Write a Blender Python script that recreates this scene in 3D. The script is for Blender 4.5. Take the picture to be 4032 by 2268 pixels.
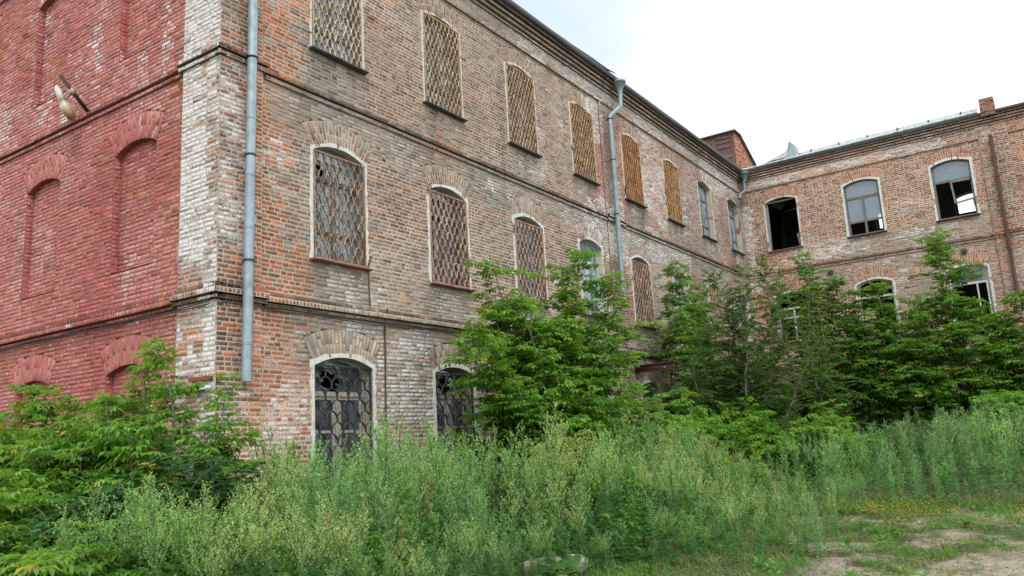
import bpy, math, random
import numpy as np
from mathutils import Matrix, Vector

# ------------------------------------------------------------------ camera, sky, sun, exposure
scene = bpy.context.scene
for o in list(bpy.data.objects):
    bpy.data.objects.remove(o)
COL = scene.collection

cam_data = bpy.data.cameras.new("camera")
cam = bpy.data.objects.new("camera", cam_data)
COL.objects.link(cam)
cam_data.sensor_width = 36.0
cam_data.lens = 28.364
cam_data.clip_start = 0.05
cam_data.clip_end = 2000
CAM = np.array([-7.66621, -10.79841, 1.57597])
_r, _u, _f = (0.56958658, -0.82014565, -0.05415016), (-0.1283373, -0.15381624, 0.97972961), (0.81185015, 0.55109135, 0.19286694)
cam.matrix_world = Matrix(((_r[0], _u[0], -_f[0], CAM[0]), (_r[1], _u[1], -_f[1], CAM[1]), (_r[2], _u[2], -_f[2], CAM[2]), (0, 0, 0, 1)))
scene.camera = cam

SUN_ELEV, SUN_AZ = math.radians(48), math.radians(226)     # azimuth measured from +y towards +x
world = bpy.data.worlds.new("World")
scene.world = world
world.use_nodes = True
wt = world.node_tree
wt.nodes.clear()
def wn(t, **k):
    n = wt.nodes.new(t)
    for a, b in k.items():
        setattr(n, a, b)
    return n
w_out = wn("ShaderNodeOutputWorld")
w_sky = wn("ShaderNodeTexSky", sky_type='NISHITA', sun_disc=False, dust_density=0.4, air_density=1.0, ozone_density=0.6, sun_elevation=SUN_ELEV, sun_rotation=SUN_AZ)
w_bs = wn("ShaderNodeBackground"); w_bs.inputs[1].default_value = 0.15
w_bc = wn("ShaderNodeBackground"); w_bc.inputs[0].default_value = (0.95, 0.995, 1.0, 1); w_bc.inputs[1].default_value = 1.18
w_mix = wn("ShaderNodeMixShader")
w_tc = wn("ShaderNodeTexCoord")
w_map = wn("ShaderNodeMapping"); w_map.inputs[3].default_value = (1, 1, 1.8)
w_no = wn("ShaderNodeTexNoise"); w_no.inputs['Scale'].default_value = 1.7; w_no.inputs['Detail'].default_value = 6; w_no.inputs['Roughness'].default_value = 0.5
w_rp = wn("ShaderNodeValToRGB")
w_rp.color_ramp.elements[0].position = 0.22; w_rp.color_ramp.elements[0].color = (0.36, 0.36, 0.36, 1)
w_rp.color_ramp.elements[1].position = 0.56
L = wt.links.new
L(w_tc.outputs['Generated'], w_map.inputs[0]); L(w_map.outputs[0], w_no.inputs['Vector'])
# a thin break in the overcast above the long facade
w_dot = wn("ShaderNodeVectorMath", operation='DISTANCE'); w_dot.inputs[1].default_value = (0.66, 0.47, 0.585)
L(w_tc.outputs['Generated'], w_dot.inputs[0])
w_g = wn("ShaderNodeMapRange"); w_g.inputs[1].default_value = 0.05; w_g.inputs[2].default_value = 0.36; w_g.inputs[3].default_value = -0.30; w_g.inputs[4].default_value = 0.14
L(w_dot.outputs['Value'], w_g.inputs[0])
w_add = wn("ShaderNodeMath", operation='ADD'); L(w_no.outputs[0], w_add.inputs[0]); L(w_g.outputs[0], w_add.inputs[1])
L(w_add.outputs[0], w_rp.inputs[0]); L(w_rp.outputs[0], w_mix.inputs[0])
L(w_sky.outputs[0], w_bs.inputs[0]); L(w_bs.outputs[0], w_mix.inputs[1]); L(w_bc.outputs[0], w_mix.inputs[2])
L(w_mix.outputs[0], w_out.inputs[0])

sun_data = bpy.data.lights.new("sun", 'SUN')
sun_data.energy = 1.2
sun_data.angle = math.radians(18)
sun_data.color = (1.0, 0.96, 0.9)
sun = bpy.data.objects.new("sun", sun_data)
COL.objects.link(sun)
_sd = Vector((math.sin(SUN_AZ) * math.cos(SUN_ELEV), math.cos(SUN_AZ) * math.cos(SUN_ELEV), math.sin(SUN_ELEV)))
sun.rotation_euler = _sd.to_track_quat('Z', 'Y').to_euler()

scene.view_settings.view_transform = 'Standard'
scene.view_settings.look = 'None'
scene.view_settings.exposure = 0.56
scene.view_settings.gamma = 1.0
scene.cycles.use_denoising = True
scene.cycles.max_bounces = 6
scene.cycles.transparent_max_bounces = 12

# ------------------------------------------------------------------ helpers
rng = np.random.default_rng(7)
random.seed(7)

def vnoise(x, y, seed=0):
    """smooth value noise, 0..1, vectorised"""
    x = np.asarray(x, float); y = np.asarray(y, float)
    xi = np.floor(x).astype(np.int64); yi = np.floor(y).astype(np.int64)
    fx = x - xi; fy = y - yi
    fx = fx * fx * (3 - 2 * fx); fy = fy * fy * (3 - 2 * fy)
    def h(a, b):
        n = (a * 374761393 + b * 668265263 + seed * 1274126177) & 0xffffffff
        n = ((n ^ (n >> 13)) * 1274126177) & 0xffffffff
        n = (n ^ (n >> 16)) & 0xffff
        return n / 65535.0
    return (h(xi, yi) * (1 - fx) + h(xi + 1, yi) * fx) * (1 - fy) + (h(xi, yi + 1) * (1 - fx) + h(xi + 1, yi + 1) * fx) * fy

def fbm(x, y, seed=0, o=3):
    s = 0; a = 1; t = 0
    for i in range(o):
        s = s + a * vnoise(x * 2 ** i, y * 2 ** i, seed + i * 17); t += a; a *= 0.5
    return s / t

def sstep(a, b, x):
    t = np.clip((np.asarray(x, float) - a) / (b - a), 0, 1)
    return t * t * (3 - 2 * t)

class M:
    """collects faces of one mesh; every vertex carries a colour"""
    def __init__(self):
        self.v = []; self.f = {3: [], 4: []}; self.c = []; self.n = 0; self.poly = []
    def add(self, V, F, C=(0.5, 0.5, 0.5, 0)):
        V = np.asarray(V, float).reshape(-1, 3); F = np.asarray(F, np.int64)
        C = np.asarray(C, float)
        if C.ndim == 1:
            if len(C) == 3: C = np.append(C, 0)
            C = np.tile(C, (len(V), 1))
        elif C.shape[1] == 3:
            C = np.hstack([C, np.zeros((len(C), 1))])
        self.v.append(V); self.c.append(C); self.f[F.shape[1]].append(F + self.n); self.n += len(V)
    def ngon(self, V, C=(0.5, 0.5, 0.5, 0)):
        V = np.asarray(V, float); C = np.asarray(C, float)
        if len(C) == 3: C = np.append(C, 0)
        self.v.append(V); self.c.append(np.tile(C, (len(V), 1)))
        self.poly.append(np.arange(len(V)) + self.n); self.n += len(V)
    def box(self, p0, p1, C=(0.5, 0.5, 0.5, 0)):
        (a, b, c), (d, e, f) = p0, p1
        V = [(a, b, c), (d, b, c), (d, e, c), (a, e, c), (a, b, f), (d, b, f), (d, e, f), (a, e, f)]
        self.add(V, [(0, 3, 2, 1), (4, 5, 6, 7), (0, 1, 5, 4), (1, 2, 6, 5), (2, 3, 7, 6), (3, 0, 4, 7)], C)
    def tube(self, P, R, C=(0.5, 0.5, 0.5, 0), n=6, cap=True):
        P = np.asarray(P, float); R = np.broadcast_to(np.asarray(R, float), (len(P),))
        T = np.gradient(P, axis=0); T /= np.linalg.norm(T, axis=1)[:, None] + 1e-12
        ref = np.array([0, 0, 1.0]) if abs(T[:, 2]).mean() < 0.9 else np.array([1.0, 0, 0])
        A = np.cross(T, ref); A /= np.linalg.norm(A, axis=1)[:, None] + 1e-12
        B = np.cross(T, A)
        th = np.linspace(0, 2 * np.pi, n, endpoint=False)
        V = P[:, None, :] + R[:, None, None] * (np.cos(th)[None, :, None] * A[:, None, :] + np.sin(th)[None, :, None] * B[:, None, :])
        V = V.reshape(-1, 3); F = []
        for i in range(len(P) - 1):
            for j in range(n):
                k = (j + 1) % n
                F.append((i * n + j, i * n + k, (i + 1) * n + k, (i + 1) * n + j))
        self.add(V, F, C)
        if cap:
            self.ngon(V[:n][::-1], C); self.ngon(V[-n:], C)
    def lathe(self, prof, o=(0, 0, 0), C=(0.5, 0.5, 0.5, 0), n=16):
        th = np.linspace(0, 2 * np.pi, n, endpoint=False)
        V = np.array([[(o[0] + r * math.cos(t), o[1] + r * math.sin(t), o[2] + z) for t in th] for r, z in prof]).reshape(-1, 3)
        F = [(i * n + j, i * n + (j + 1) % n, (i + 1) * n + (j + 1) % n, (i + 1) * n + j) for i in range(len(prof) - 1) for j in range(n)]
        self.add(V, F, C)
    def build(self, name, mat, parent=None, smooth=False, mats=None):
        me = bpy.data.meshes.new(name)
        V = np.concatenate(self.v) if self.v else np.zeros((0, 3)); C = np.concatenate(self.c) if self.c else np.zeros((0, 4))
        loops = []; starts = []; tot = 0
        for k in (3, 4):
            if self.f[k]:
                F = np.concatenate(self.f[k]); loops.append(F.ravel()); starts.append(tot + np.arange(len(F)) * k); tot += F.size
        for p in self.poly:
            loops.append(p); starts.append(np.array([tot])); tot += len(p)
        loops = np.concatenate(loops); starts = np.concatenate(starts)
        me.vertices.add(len(V)); me.vertices.foreach_set("co", V.astype(np.float32).ravel())
        me.loops.add(len(loops)); me.loops.foreach_set("vertex_index", loops.astype(np.int32))
        me.polygons.add(len(starts)); me.polygons.foreach_set("loop_start", starts.astype(np.int32))
        me.update(calc_edges=True)
        at = me.color_attributes.new("Col", 'FLOAT_COLOR', 'POINT')
        at.data.foreach_set("color", C.astype(np.float32).ravel())
        if smooth:
            me.polygons.foreach_set("use_smooth", np.ones(len(starts), bool))
        me.materials.append(mat)
        o = bpy.data.objects.new(name, me); COL.objects.link(o)
        if parent is not None:
            o.parent = parent
        return o

def tag(o, label=None, cat=None, group=None, kind=None):
    if label: o['label'] = label
    if cat: o['category'] = cat
    if group: o['group'] = group
    if kind: o['kind'] = kind
    return o

def empty(name, loc, label, cat, group=None):
    o = bpy.data.objects.new(name, None); COL.objects.link(o); o.location = loc
    o.empty_display_size = 0.2
    bpy.context.view_layer.update()
    return tag(o, label, cat, group)

# ------------------------------------------------------------------ materials
def material(name, rough=0.9, noise=0.0, nscale=6.0, wash=False, metal=0.0, spec=0.3, bump=0.0, bscale=40.0, stain=None, translucent=0.0):
    m = bpy.data.materials.new(name); m.use_nodes = True
    t = m.node_tree; N = t.nodes; Lk = t.links.new
    b = N['Principled BSDF']; out = N['Material Output']
    b.inputs['Roughness'].default_value = rough; b.inputs['Metallic'].default_value = metal
    b.inputs['Specular IOR Level'].default_value = spec
    at = N.new('ShaderNodeAttribute'); at.attribute_name = 'Col'
    col = at.outputs['Color']
    ge = N.new('ShaderNodeNewGeometry'); pos = ge.outputs['Position']
    def noise_node(scale, detail=4, r=0.6):
        n = N.new('ShaderNodeTexNoise'); n.inputs['Scale'].default_value = scale; n.inputs['Detail'].default_value = detail
        n.inputs['Roughness'].default_value = r; Lk(pos, n.inputs['Vector']); return n.outputs[0]
    def mul(a, fac_socket, lo, hi):
        mr = N.new('ShaderNodeMapRange'); mr.inputs[1].default_value = 0.25; mr.inputs[2].default_value = 0.75
        mr.inputs[3].default_value = lo; mr.inputs[4].default_value = hi; Lk(fac_socket, mr.inputs[0])
        v = N.new('ShaderNodeVectorMath'); v.operation = 'SCALE'; Lk(a, v.inputs[0]); Lk(mr.outputs[0], v.inputs['Scale']); return v.outputs[0]
    if noise:
        col = mul(col, noise_node(nscale), 1 - noise, 1 + noise)
    if stain:
        (sc, ssc, lo, hi) = stain
        mr = N.new('ShaderNodeMapRange'); mr.inputs[1].default_value = lo; mr.inputs[2].default_value = hi; Lk(noise_node(ssc, 6, 0.65), mr.inputs[0])
        mx = N.new('ShaderNodeMix'); mx.data_type = 'RGBA'; Lk(mr.outputs[0], mx.inputs[0]); Lk(col, mx.inputs[6]); mx.inputs[7].default_value = (*sc, 1); col = mx.outputs[2]
    if wash:
        nz = noise_node(38.0, 6, 0.8)
        ad = N.new('ShaderNodeMath'); ad.operation = 'ADD'; Lk(nz, ad.inputs[0]); Lk(at.outputs['Alpha'], ad.inputs[1])
        mr = N.new('ShaderNodeMapRange'); mr.inputs[1].default_value = 0.875; mr.inputs[2].default_value = 0.96; Lk(ad.outputs[0], mr.inputs[0])
        mx = N.new('ShaderNodeMix'); mx.data_type = 'RGBA'; Lk(mr.outputs[0], mx.inputs[0]); Lk(col, mx.inputs[6]); mx.inputs[7].default_value = (0.70, 0.68, 0.68, 1); col = mx.outputs[2]
    Lk(col, b.inputs['Base Color'])
    if bump:
        bp = N.new('ShaderNodeBump'); bp.inputs['Strength'].default_value = bump; bp.inputs['Distance'].default_value = 0.02
        Lk(noise_node(bscale, 5, 0.65), bp.inputs['Height']); Lk(bp.outputs[0], b.inputs['Normal'])
    if translucent:
        tr = N.new('ShaderNodeBsdfTranslucent')
        hs = N.new('ShaderNodeVectorMath'); hs.operation = 'MULTIPLY'; Lk(col, hs.inputs[0]); hs.inputs[1].default_value = (1.25, 1.25, 0.6)
        Lk(hs.outputs[0], tr.inputs[0])
        ms = N.new('ShaderNodeMixShader'); ms.inputs[0].default_value = translucent
        Lk(b.outputs[0], ms.inputs[1]); Lk(tr.outputs[0], ms.inputs[2]); Lk(ms.outputs[0], out.inputs[0])
    return m

def glass_material(name, tint, dirt, alpha):
    """old dusty glass: partly see-through, dirty film tinted to imitate reflected sky, mirror reflection of the sky"""
    m = bpy.data.materials.new(name); m.use_nodes = True
    t = m.node_tree; N = t.nodes; Lk = t.links.new; N.clear()
    out = N.new('ShaderNodeOutputMaterial')
    tr = N.new('ShaderNodeBsdfTransparent'); tr.inputs[0].default_value = (0.8, 0.85, 0.86, 1)
    df = N.new('ShaderNodeBsdfDiffuse'); df.inputs[0].default_value = (*tint, 1)
    gl = N.new('ShaderNodeBsdfGlossy'); gl.inputs['Roughness'].default_value = 0.06; gl.inputs[0].default_value = (0.85, 0.9, 0.95, 1)
    ge = N.new('ShaderNodeNewGeometry')
    nz = N.new('ShaderNodeTexNoise'); nz.inputs['Scale'].default_value = 4.0; nz.inputs['Detail'].default_value = 5; Lk(ge.outputs['Position'], nz.inputs['Vector'])
    mr = N.new('ShaderNodeMapRange'); mr.inputs[1].default_value = 0.3; mr.inputs[2].default_value = 0.7
    mr.inputs[3].default_value = max(0, dirt - alpha); mr.inputs[4].default_value = min(1, dirt + alpha); Lk(nz.outputs[0], mr.inputs[0])
    m1 = N.new('ShaderNodeMixShader'); Lk(mr.outputs[0], m1.inputs[0]); Lk(tr.outputs[0], m1.inputs[1]); Lk(df.outputs[0], m1.inputs[2])
    fr = N.new('ShaderNodeFresnel'); fr.inputs[0].default_value = 1.9
    bp = N.new('ShaderNodeBump'); bp.inputs['Strength'].default_value = 0.15; bp.inputs['Distance'].default_value = 0.02
    n2 = N.new('ShaderNodeTexNoise'); n2.inputs['Scale'].default_value = 2.5; Lk(ge.outputs['Position'], n2.inputs['Vector']); Lk(n2.outputs[0], bp.inputs['Height'])
    Lk(bp.outputs[0], gl.inputs['Normal'])
    m2 = N.new('ShaderNodeMixShader'); Lk(fr.outputs[0], m2.inputs[0]); Lk(m1.outputs[0], m2.inputs[1]); Lk(gl.outputs[0], m2.inputs[2])
    Lk(m2.outputs[0], out.inputs[0])
    return m

MAT = dict(
    brick=material('weathered_brick', 0.95, 0.28, 34.0, wash=True, bump=0.5, bscale=60, spec=0.15),
    plain=material('interior_plaster', 0.95, 0.35, 1.3, spec=0.1),
    plaster=material('old_whitewash', 0.95, 0.2, 9.0, bump=0.5, bscale=30, stain=((0.33, 0.27, 0.22), 7.0, 0.56, 0.72), spec=0.15),
    wood=material('weathered_wood', 0.8, 0.3, 14.0, stain=((0.16, 0.13, 0.11), 11.0, 0.52, 0.75), bump=0.3),
    rust=material('flaking_painted_iron', 0.8, 0.35, 20.0, stain=((0.20, 0.075, 0.022), 13.0, 0.5, 0.66), bump=0.4),
    iron=material('black_iron', 0.6, 0.3, 12.0, stain=((0.09, 0.045, 0.03), 9.0, 0.5, 0.75), spec=0.4),
    rusty=material('rusty_sheet', 0.8, 0.3, 4.0, stain=((0.11, 0.05, 0.035), 3.0, 0.45, 0.7), bump=0.3, bscale=12),
    zinc=material('galvanised_steel', 0.42, 0.14, 9.0, metal=0.25, spec=0.5, stain=((0.17, 0.20, 0.21), 5.0, 0.46, 0.8)),
    bark=material('bark', 0.9, 0.3, 20.0),
    leaf=material('leaf', 0.5, 0.0, spec=0.35, translucent=0.42),
    weed=material('weed_leaf', 0.7, 0.0, spec=0.2, translucent=0.4),
    stone=material('concrete', 0.95, 0.3, 12.0, bump=0.8, bscale=18),
    enamel=material('stained_enamel', 0.35, 0.1, 8.0, stain=((0.30, 0.19, 0.07), 6.0, 0.47, 0.66), spec=0.5),
    sky_glass=glass_material('blue_grey_glass', (0.20, 0.27, 0.35), 0.6, 0.08),  # blue grey of the reflected sky is put into the film colour
    glass=glass_material('sky_tinted_dusty_glass', (0.40, 0.52, 0.62), 0.55, 0.4),  # dusty film, its pale blue painted in as sky reflection
    clear=glass_material('thin_glass', (0.30, 0.36, 0.42), 0.22, 0.15),
)

# ------------------------------------------------------------------ masonry
LEN = 26.6                      # length of the long facade
ANG_B, ANG_C = -0.0155, -0.0199
EAVE = 12.94
class Wall:
    """a vertical wall: u runs along it in metres, z is height, d is depth out of the wall towards the viewer"""
    def __init__(s, o, u, n):
        s.o = np.array(o, float); s.u = np.array(u, float); s.n = np.array(n, float)
    def P(s, u, z, d=0):
        u, z, d = np.broadcast_arrays(np.asarray(u, float), np.asarray(z, float), np.asarray(d, float))
        V = s.o + u[..., None] * s.u + d[..., None] * s.n
        V[..., 2] = z
        return V
WA = Wall((0, 0, 0), (1, 0, 0), (0, -1, 0))
WB = Wall((0, 0, 0), (math.sin(ANG_B), math.cos(ANG_B), 0), (-math.cos(ANG_B), math.sin(ANG_B), 0))
WC = Wall((LEN, 0, 0), (math.sin(ANG_C), -math.cos(ANG_C), 0), (-math.cos(ANG_C), -math.sin(ANG_C), 0))

def lin(*c):
    c = np.asarray(c, float) / 255.0
    return np.where(c <= 0.04045, c / 12.92, ((c + 0.055) / 1.055) ** 2.4)

def pick(base, n, var):
    """per-brick variation: brightness and hue jitter"""
    j = rng.normal(0, 1, (n, 1)) * var
    h = rng.normal(0, 1, (n, 1)) * np.array([[.32, -.05, -.28]]) * var + rng.normal(0, 1, (n, 3)) * var * .08
    return np.clip(base * (1 + j + h), 0.008, 0.9)

# zones of colour; each returns brick rgb, whitewash amount and mortar rgb for cells at (u, z)
def mix(a, b, t):
    return a * (1 - t[:, None]) + b * t[:, None]

def box(u, z, u0, u1, z0, z1, s=0.35, seed=3, rag=0.5):
    n = (fbm(u * 1.3, z * 1.3, seed) - 0.5) * 2 * rag
    a = sstep(-s, s, u - u0 + n) * sstep(-s, s, u1 - u + n)
    return a * sstep(-s, s, z - z0 + n) * sstep(-s, s, z1 - z + n)

WIN_A = [1.97 + i * 3.257 for i in range(8)]
WIN_C = [1.03, 4.30, 7.56, 10.9, 14.1]
WIN_B = [1.78, 4.98, 8.18]
WW = 1.31

def zone_A(u, z):
    n = len(u); rnd = rng.random(n)
    base = np.array([0.312, 0.205, 0.168]); c = np.tile(base, (n, 1))
    dark = np.array([0.160, 0.110, 0.098]); oran = np.array([0.42, 0.145, 0.07]); red = np.array([0.33, 0.085, 0.055])
    gry = np.array([0.33, 0.262, 0.215])
    big = fbm(u * 0.35, z * 0.5, 11)
    c = mix(c, np.tile(dark, (n, 1)), 0.75 * (rnd < 0.2) + 0.35 * sstep(.5, .75, big))
    c = mix(c, np.tile(gry, (n, 1)), 0.75 * sstep(0.38, 0.62, fbm(u * 0.5 + 7, z * 0.4, 23)))
    o = 0.02 + 0.8 * box(u, z, 0.35, 1.7, 0, 12, .3, 5, .6) + 0.65 * box(u, z, 0, 2.0, 0, 3.9, .3, 6) + .5 * box(u, z, 5.2, 6.6, 7.6, 10, .5, 7) + 0.45 * box(u, z, 0, 6, 0, 1.5, .5, 8)
    c = mix(c, oran * (0.8 + .5 * rng.random((n, 1))), 0.85 * (rng.random(n) < o))
    r = 0.9 * box(u, z, 12.6, 15.2, 4.4, 7, .3, 9) + .9 * box(u, z, 12.4, 15, 8.2, 11.6, .4, 10) + .5 * box(u, z, 16, 19, 9, 12, .5, 12) + 0.5 * box(u, z, 14, 17, 2, 4, .4, 13) + 0.6 * box(u, z, 24, 27, 7, 9, .4, 14)
    c = mix(c, np.tile(red, (n, 1)), 0.8 * (rng.random(n) < r))
    # dark pilaster bricks
    p = ((u > 13.5) & (u < 14.6)) | (u < 0.5)
    c = mix(c, np.tile(dark * 0.95, (n, 1)), 0.7 * p * (rng.random(n) < 0.75))
    # grey film left by old lime under the strings, under and above windows
    w = np.maximum(box(u, z, 0.9, 27, 7.45, 8.15, .25, 15, .35), 0)
    du = np.min(np.abs(u[:, None] - (np.array(WIN_A) + WW / 2)[None, :]), axis=1)
    w = np.maximum(w, sstep(1.0, .5, du) * box(u, z, -5, 40, 4.35, 5.1, .2, 16, .25))
    w = np.maximum(w, 0.8 * sstep(1.5, .8, du) * box(u, z, .8, 40, 3.0, 4.05, .3, 17, .3))
    w = np.maximum(w, .75 * sstep(1.0, .5, du) * box(u, z, .8, 40, 8.3, 9.15, .2, 18, .25))
    w = np.maximum(w, .45 * box(u, z, 2.8, 12, 1.2, 3.9, .5, 19, .6))
    w = np.maximum(w, .6 * box(u, z, 1.0, 27, 12.1, 12.46, .1, 20, .1))
    film = np.array([0.42, 0.375, 0.325])
    c = mix(c, np.tile(film, (n, 1)), 0.72 * w)
    c = c * (1 - 0.25 * sstep(.55, .8, fbm(u * 2.2, z * 0.35, 77)))[:, None] * (.78 + .44 * fbm(u * .28, z * .28, 78))[:, None]
    # dirt washed down below the sills, in streaks
    for zs in (5.06, 9.14):
        dr = sstep(1.0, .5, du) * sstep(zs - 1.3, zs - .1, z) * (z < zs) * sstep(.42, .7, vnoise(u * 6, z * .3, 79))
        c = c * (1 - .45 * dr)[:, None]
    c = pick(c, n, 0.17)
    ww = 0.24 + 0.20 * sstep(.45, .7, fbm(u * 0.9, z * 0.9, 31)) + 0.12 * sstep(.6, .85, fbm(u * 3, z * .5, 32))
    ww += 0.22 * box(u, z, 3.6, 5.2, 2.2, 4.0, .3, 33) + 0.17 * box(u, z, 0.2, 1.9, .3, 3.9, .4, 34) + .14 * box(u, z, 0.1, 0.4, 4.6, 7.8, .15, 35, .3)
    ww += .5 * box(u, z, 12.4, 14.8, 7.0, 8.6, .4, 36) + .5 * box(u, z, 12.4, 13.6, 10.6, 12.4, .3, 37) + .22 * box(u, z, 16.2, 18.6, 9, 12.2, .4, 38) + .26 * box(u, z, 9, 27, 12.1, 12.5, .15, 39, .2) + .4 * box(u, z, 22, 27, 11.4, 12.5, .3, 40)
    ww += .22 * box(u, z, 14.7, 20, 7.3, 8.2, .3, 41)
    m = np.tile(np.array([0.57, 0.49, 0.41]), (n, 1)) * (0.68 + 0.55 * fbm(u * 1.5, z * 1.5, 43))[:, None]
    m = mix(m, np.tile(np.array([0.15, 0.13, 0.115]), (n, 1)), np.clip(0.75 * w + .25 * sstep(.5, .7, fbm(u * .6, z * .6, 44)), 0, 1))
    return c, ww * .92 - .05, m

def zone_B(u, z):
    n = len(u)
    paint = np.array([0.45, 0.168, 0.15]); pale = np.array([0.52, 0.27, 0.245]); deep = np.array([0.39, 0.122, 0.11])
    c = np.tile(paint, (n, 1))
    c = mix(c, np.tile(pale, (n, 1)), sstep(.4, .7, fbm(u * .8, z * .5, 51)) * (rng.random(n) < .7))
    c = mix(c, np.tile(deep, (n, 1)), sstep(.5, .75, fbm(u * .6 + 5, z * .6, 52)))
    m = np.tile(np.array([0.27, 0.095, 0.085]), (n, 1)) * (0.7 + .5 * fbm(u, z, 53))[:, None]
    ww = 0.21 + 0.08 * sstep(.42, .7, fbm(u * .7, z * .7, 54)) + 0.14 * sstep(.55, .8, fbm(u * 2.6, z * .45, 55)) + .07 * box(u, z, 3, 9, 8.2, 9.6, .4, 56)
    un = sstep(.62, .72, fbm(u * 1.1, z * 1.1, 57)) + .5 * box(u, z, .95, 1.5, 0, 13, .2, 58, .4)
    bare = np.array([.36, .16, .10])
    c = mix(c, np.tile(bare, (n, 1)), un * (rng.random(n) < .5))
    # unpainted corner pilaster with flaking limewash
    e = sstep(-.02, .02, .97 - u + (fbm(u * 3, z * 3, 59) - .5) * .08)
    cb = np.tile(np.array([.30, .155, .115]), (n, 1))
    cb = mix(cb, np.tile(np.array([.44, .17, .08]), (n, 1)), 0.9 * (rng.random(n) < .26))
    cb = mix(cb, np.tile(np.array([.17, .12, .11]), (n, 1)), 0.8 * (rng.random(n) < .2))
    c = mix(c, cb, e); m = mix(m, np.tile(np.array([.48, .43, .38]), (n, 1)), e)
    ww = ww * (1 - e) + e * (.31 + .26 * sstep(.35, .6, fbm(u * 1.5, z * .9, 60)) + .2 * box(u, z, .3, 1.0, 5, 8, .3, 61, .4) + .5 * box(u, z, .35, 1.0, 9.0, 14, .3, 62, .2) + .1 * box(u, z, 0, 1, 2.6, 4, .3, 63))
    return pick(c, n, 0.13), ww * .95, m

def zone_C(u, z):
    n = len(u); rnd = rng.random(n)
    base = np.array([0.325, 0.185, 0.135]); dark = np.array([0.145, 0.090, 0.078]); oran = np.array([0.43, 0.145, 0.07])
    c = np.tile(base, (n, 1))
    c = mix(c, np.tile(dark, (n, 1)), .85 * (rnd < .34 + .3 * box(u, z, 9.2, 10.4, 4, 12, .2, 70) + .25 * box(u, z, .3, 1.1, 9, 11.5, .3, 71)))
    o = .07 + .5 * box(u, z, 10.2, 13, 4, 12.6, .3, 72) + .7 * box(u, z, .2, 2.2, 8.0, 9.0, .3, 73) + .5 * box(u, z, 2.2, 6.4, 11.8, 12.6, .2, 74) + .7 * box(u, z, 0, 1.2, 2, 7.6, .3, 75) + .5 * box(u, z, 8.9, 10, 4, 9, .3, 76)
    c = mix(c, oran * (0.75 + .4 * rng.random((n, 1))), .85 * (rng.random(n) < o))
    w = box(u, z, 4.2, 9.2, 8.25, 9.1, .2, 77, .3) * .8
    w = np.maximum(w, .75 * box(u, z, 2.2, 9.5, 7.4, 8.1, .25, 78, .35))
    w = np.maximum(w, .5 * box(u, z, 5.5, 9.5, 3, 7.5, .4, 79, .6))
    c = mix(c, np.tile(np.array([.40, .345, .29]), (n, 1)), .75 * w)
    c = pick(c, n, .2)
    ww = .22 + .2 * sstep(.5, .75, fbm(u * .9, z * .9, 80)) + .55 * box(u, z, 0, .5, 7.6, 11.2, .15, 81, .3) + .75 * box(u, z, 5.9, 8.2, 8.86, 9.02, .06, 82, .05) + .35 * box(u, z, .2, 8, 12.1, 12.55, .1, 83, .15) + .4 * box(u, z, 2, 5, 8.5, 9.2, .2, 84, .2)
    m = np.tile(np.array([.66, .56, .46]), (n, 1)) * (.75 + .45 * fbm(u * 1.5, z * 1.5, 85))[:, None]
    m = mix(m, np.tile(np.array([.2, .17, .14]), (n, 1)), .7 * w + .25 * box(u, z, 9.2, 10.4, 4, 12, .2, 86))
    return c, ww * .9, m

def soot(f, k=.45, ww=-.06):
    def g(u, z):
        c, w, m = f(u, z)
        n = fbm(u * 1.2, z * 3, 91)[:, None]
        s = k + (1 - k) * sstep(.45, .75, n)
        return c * s, w + ww, m * 0.35
    return g

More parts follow.
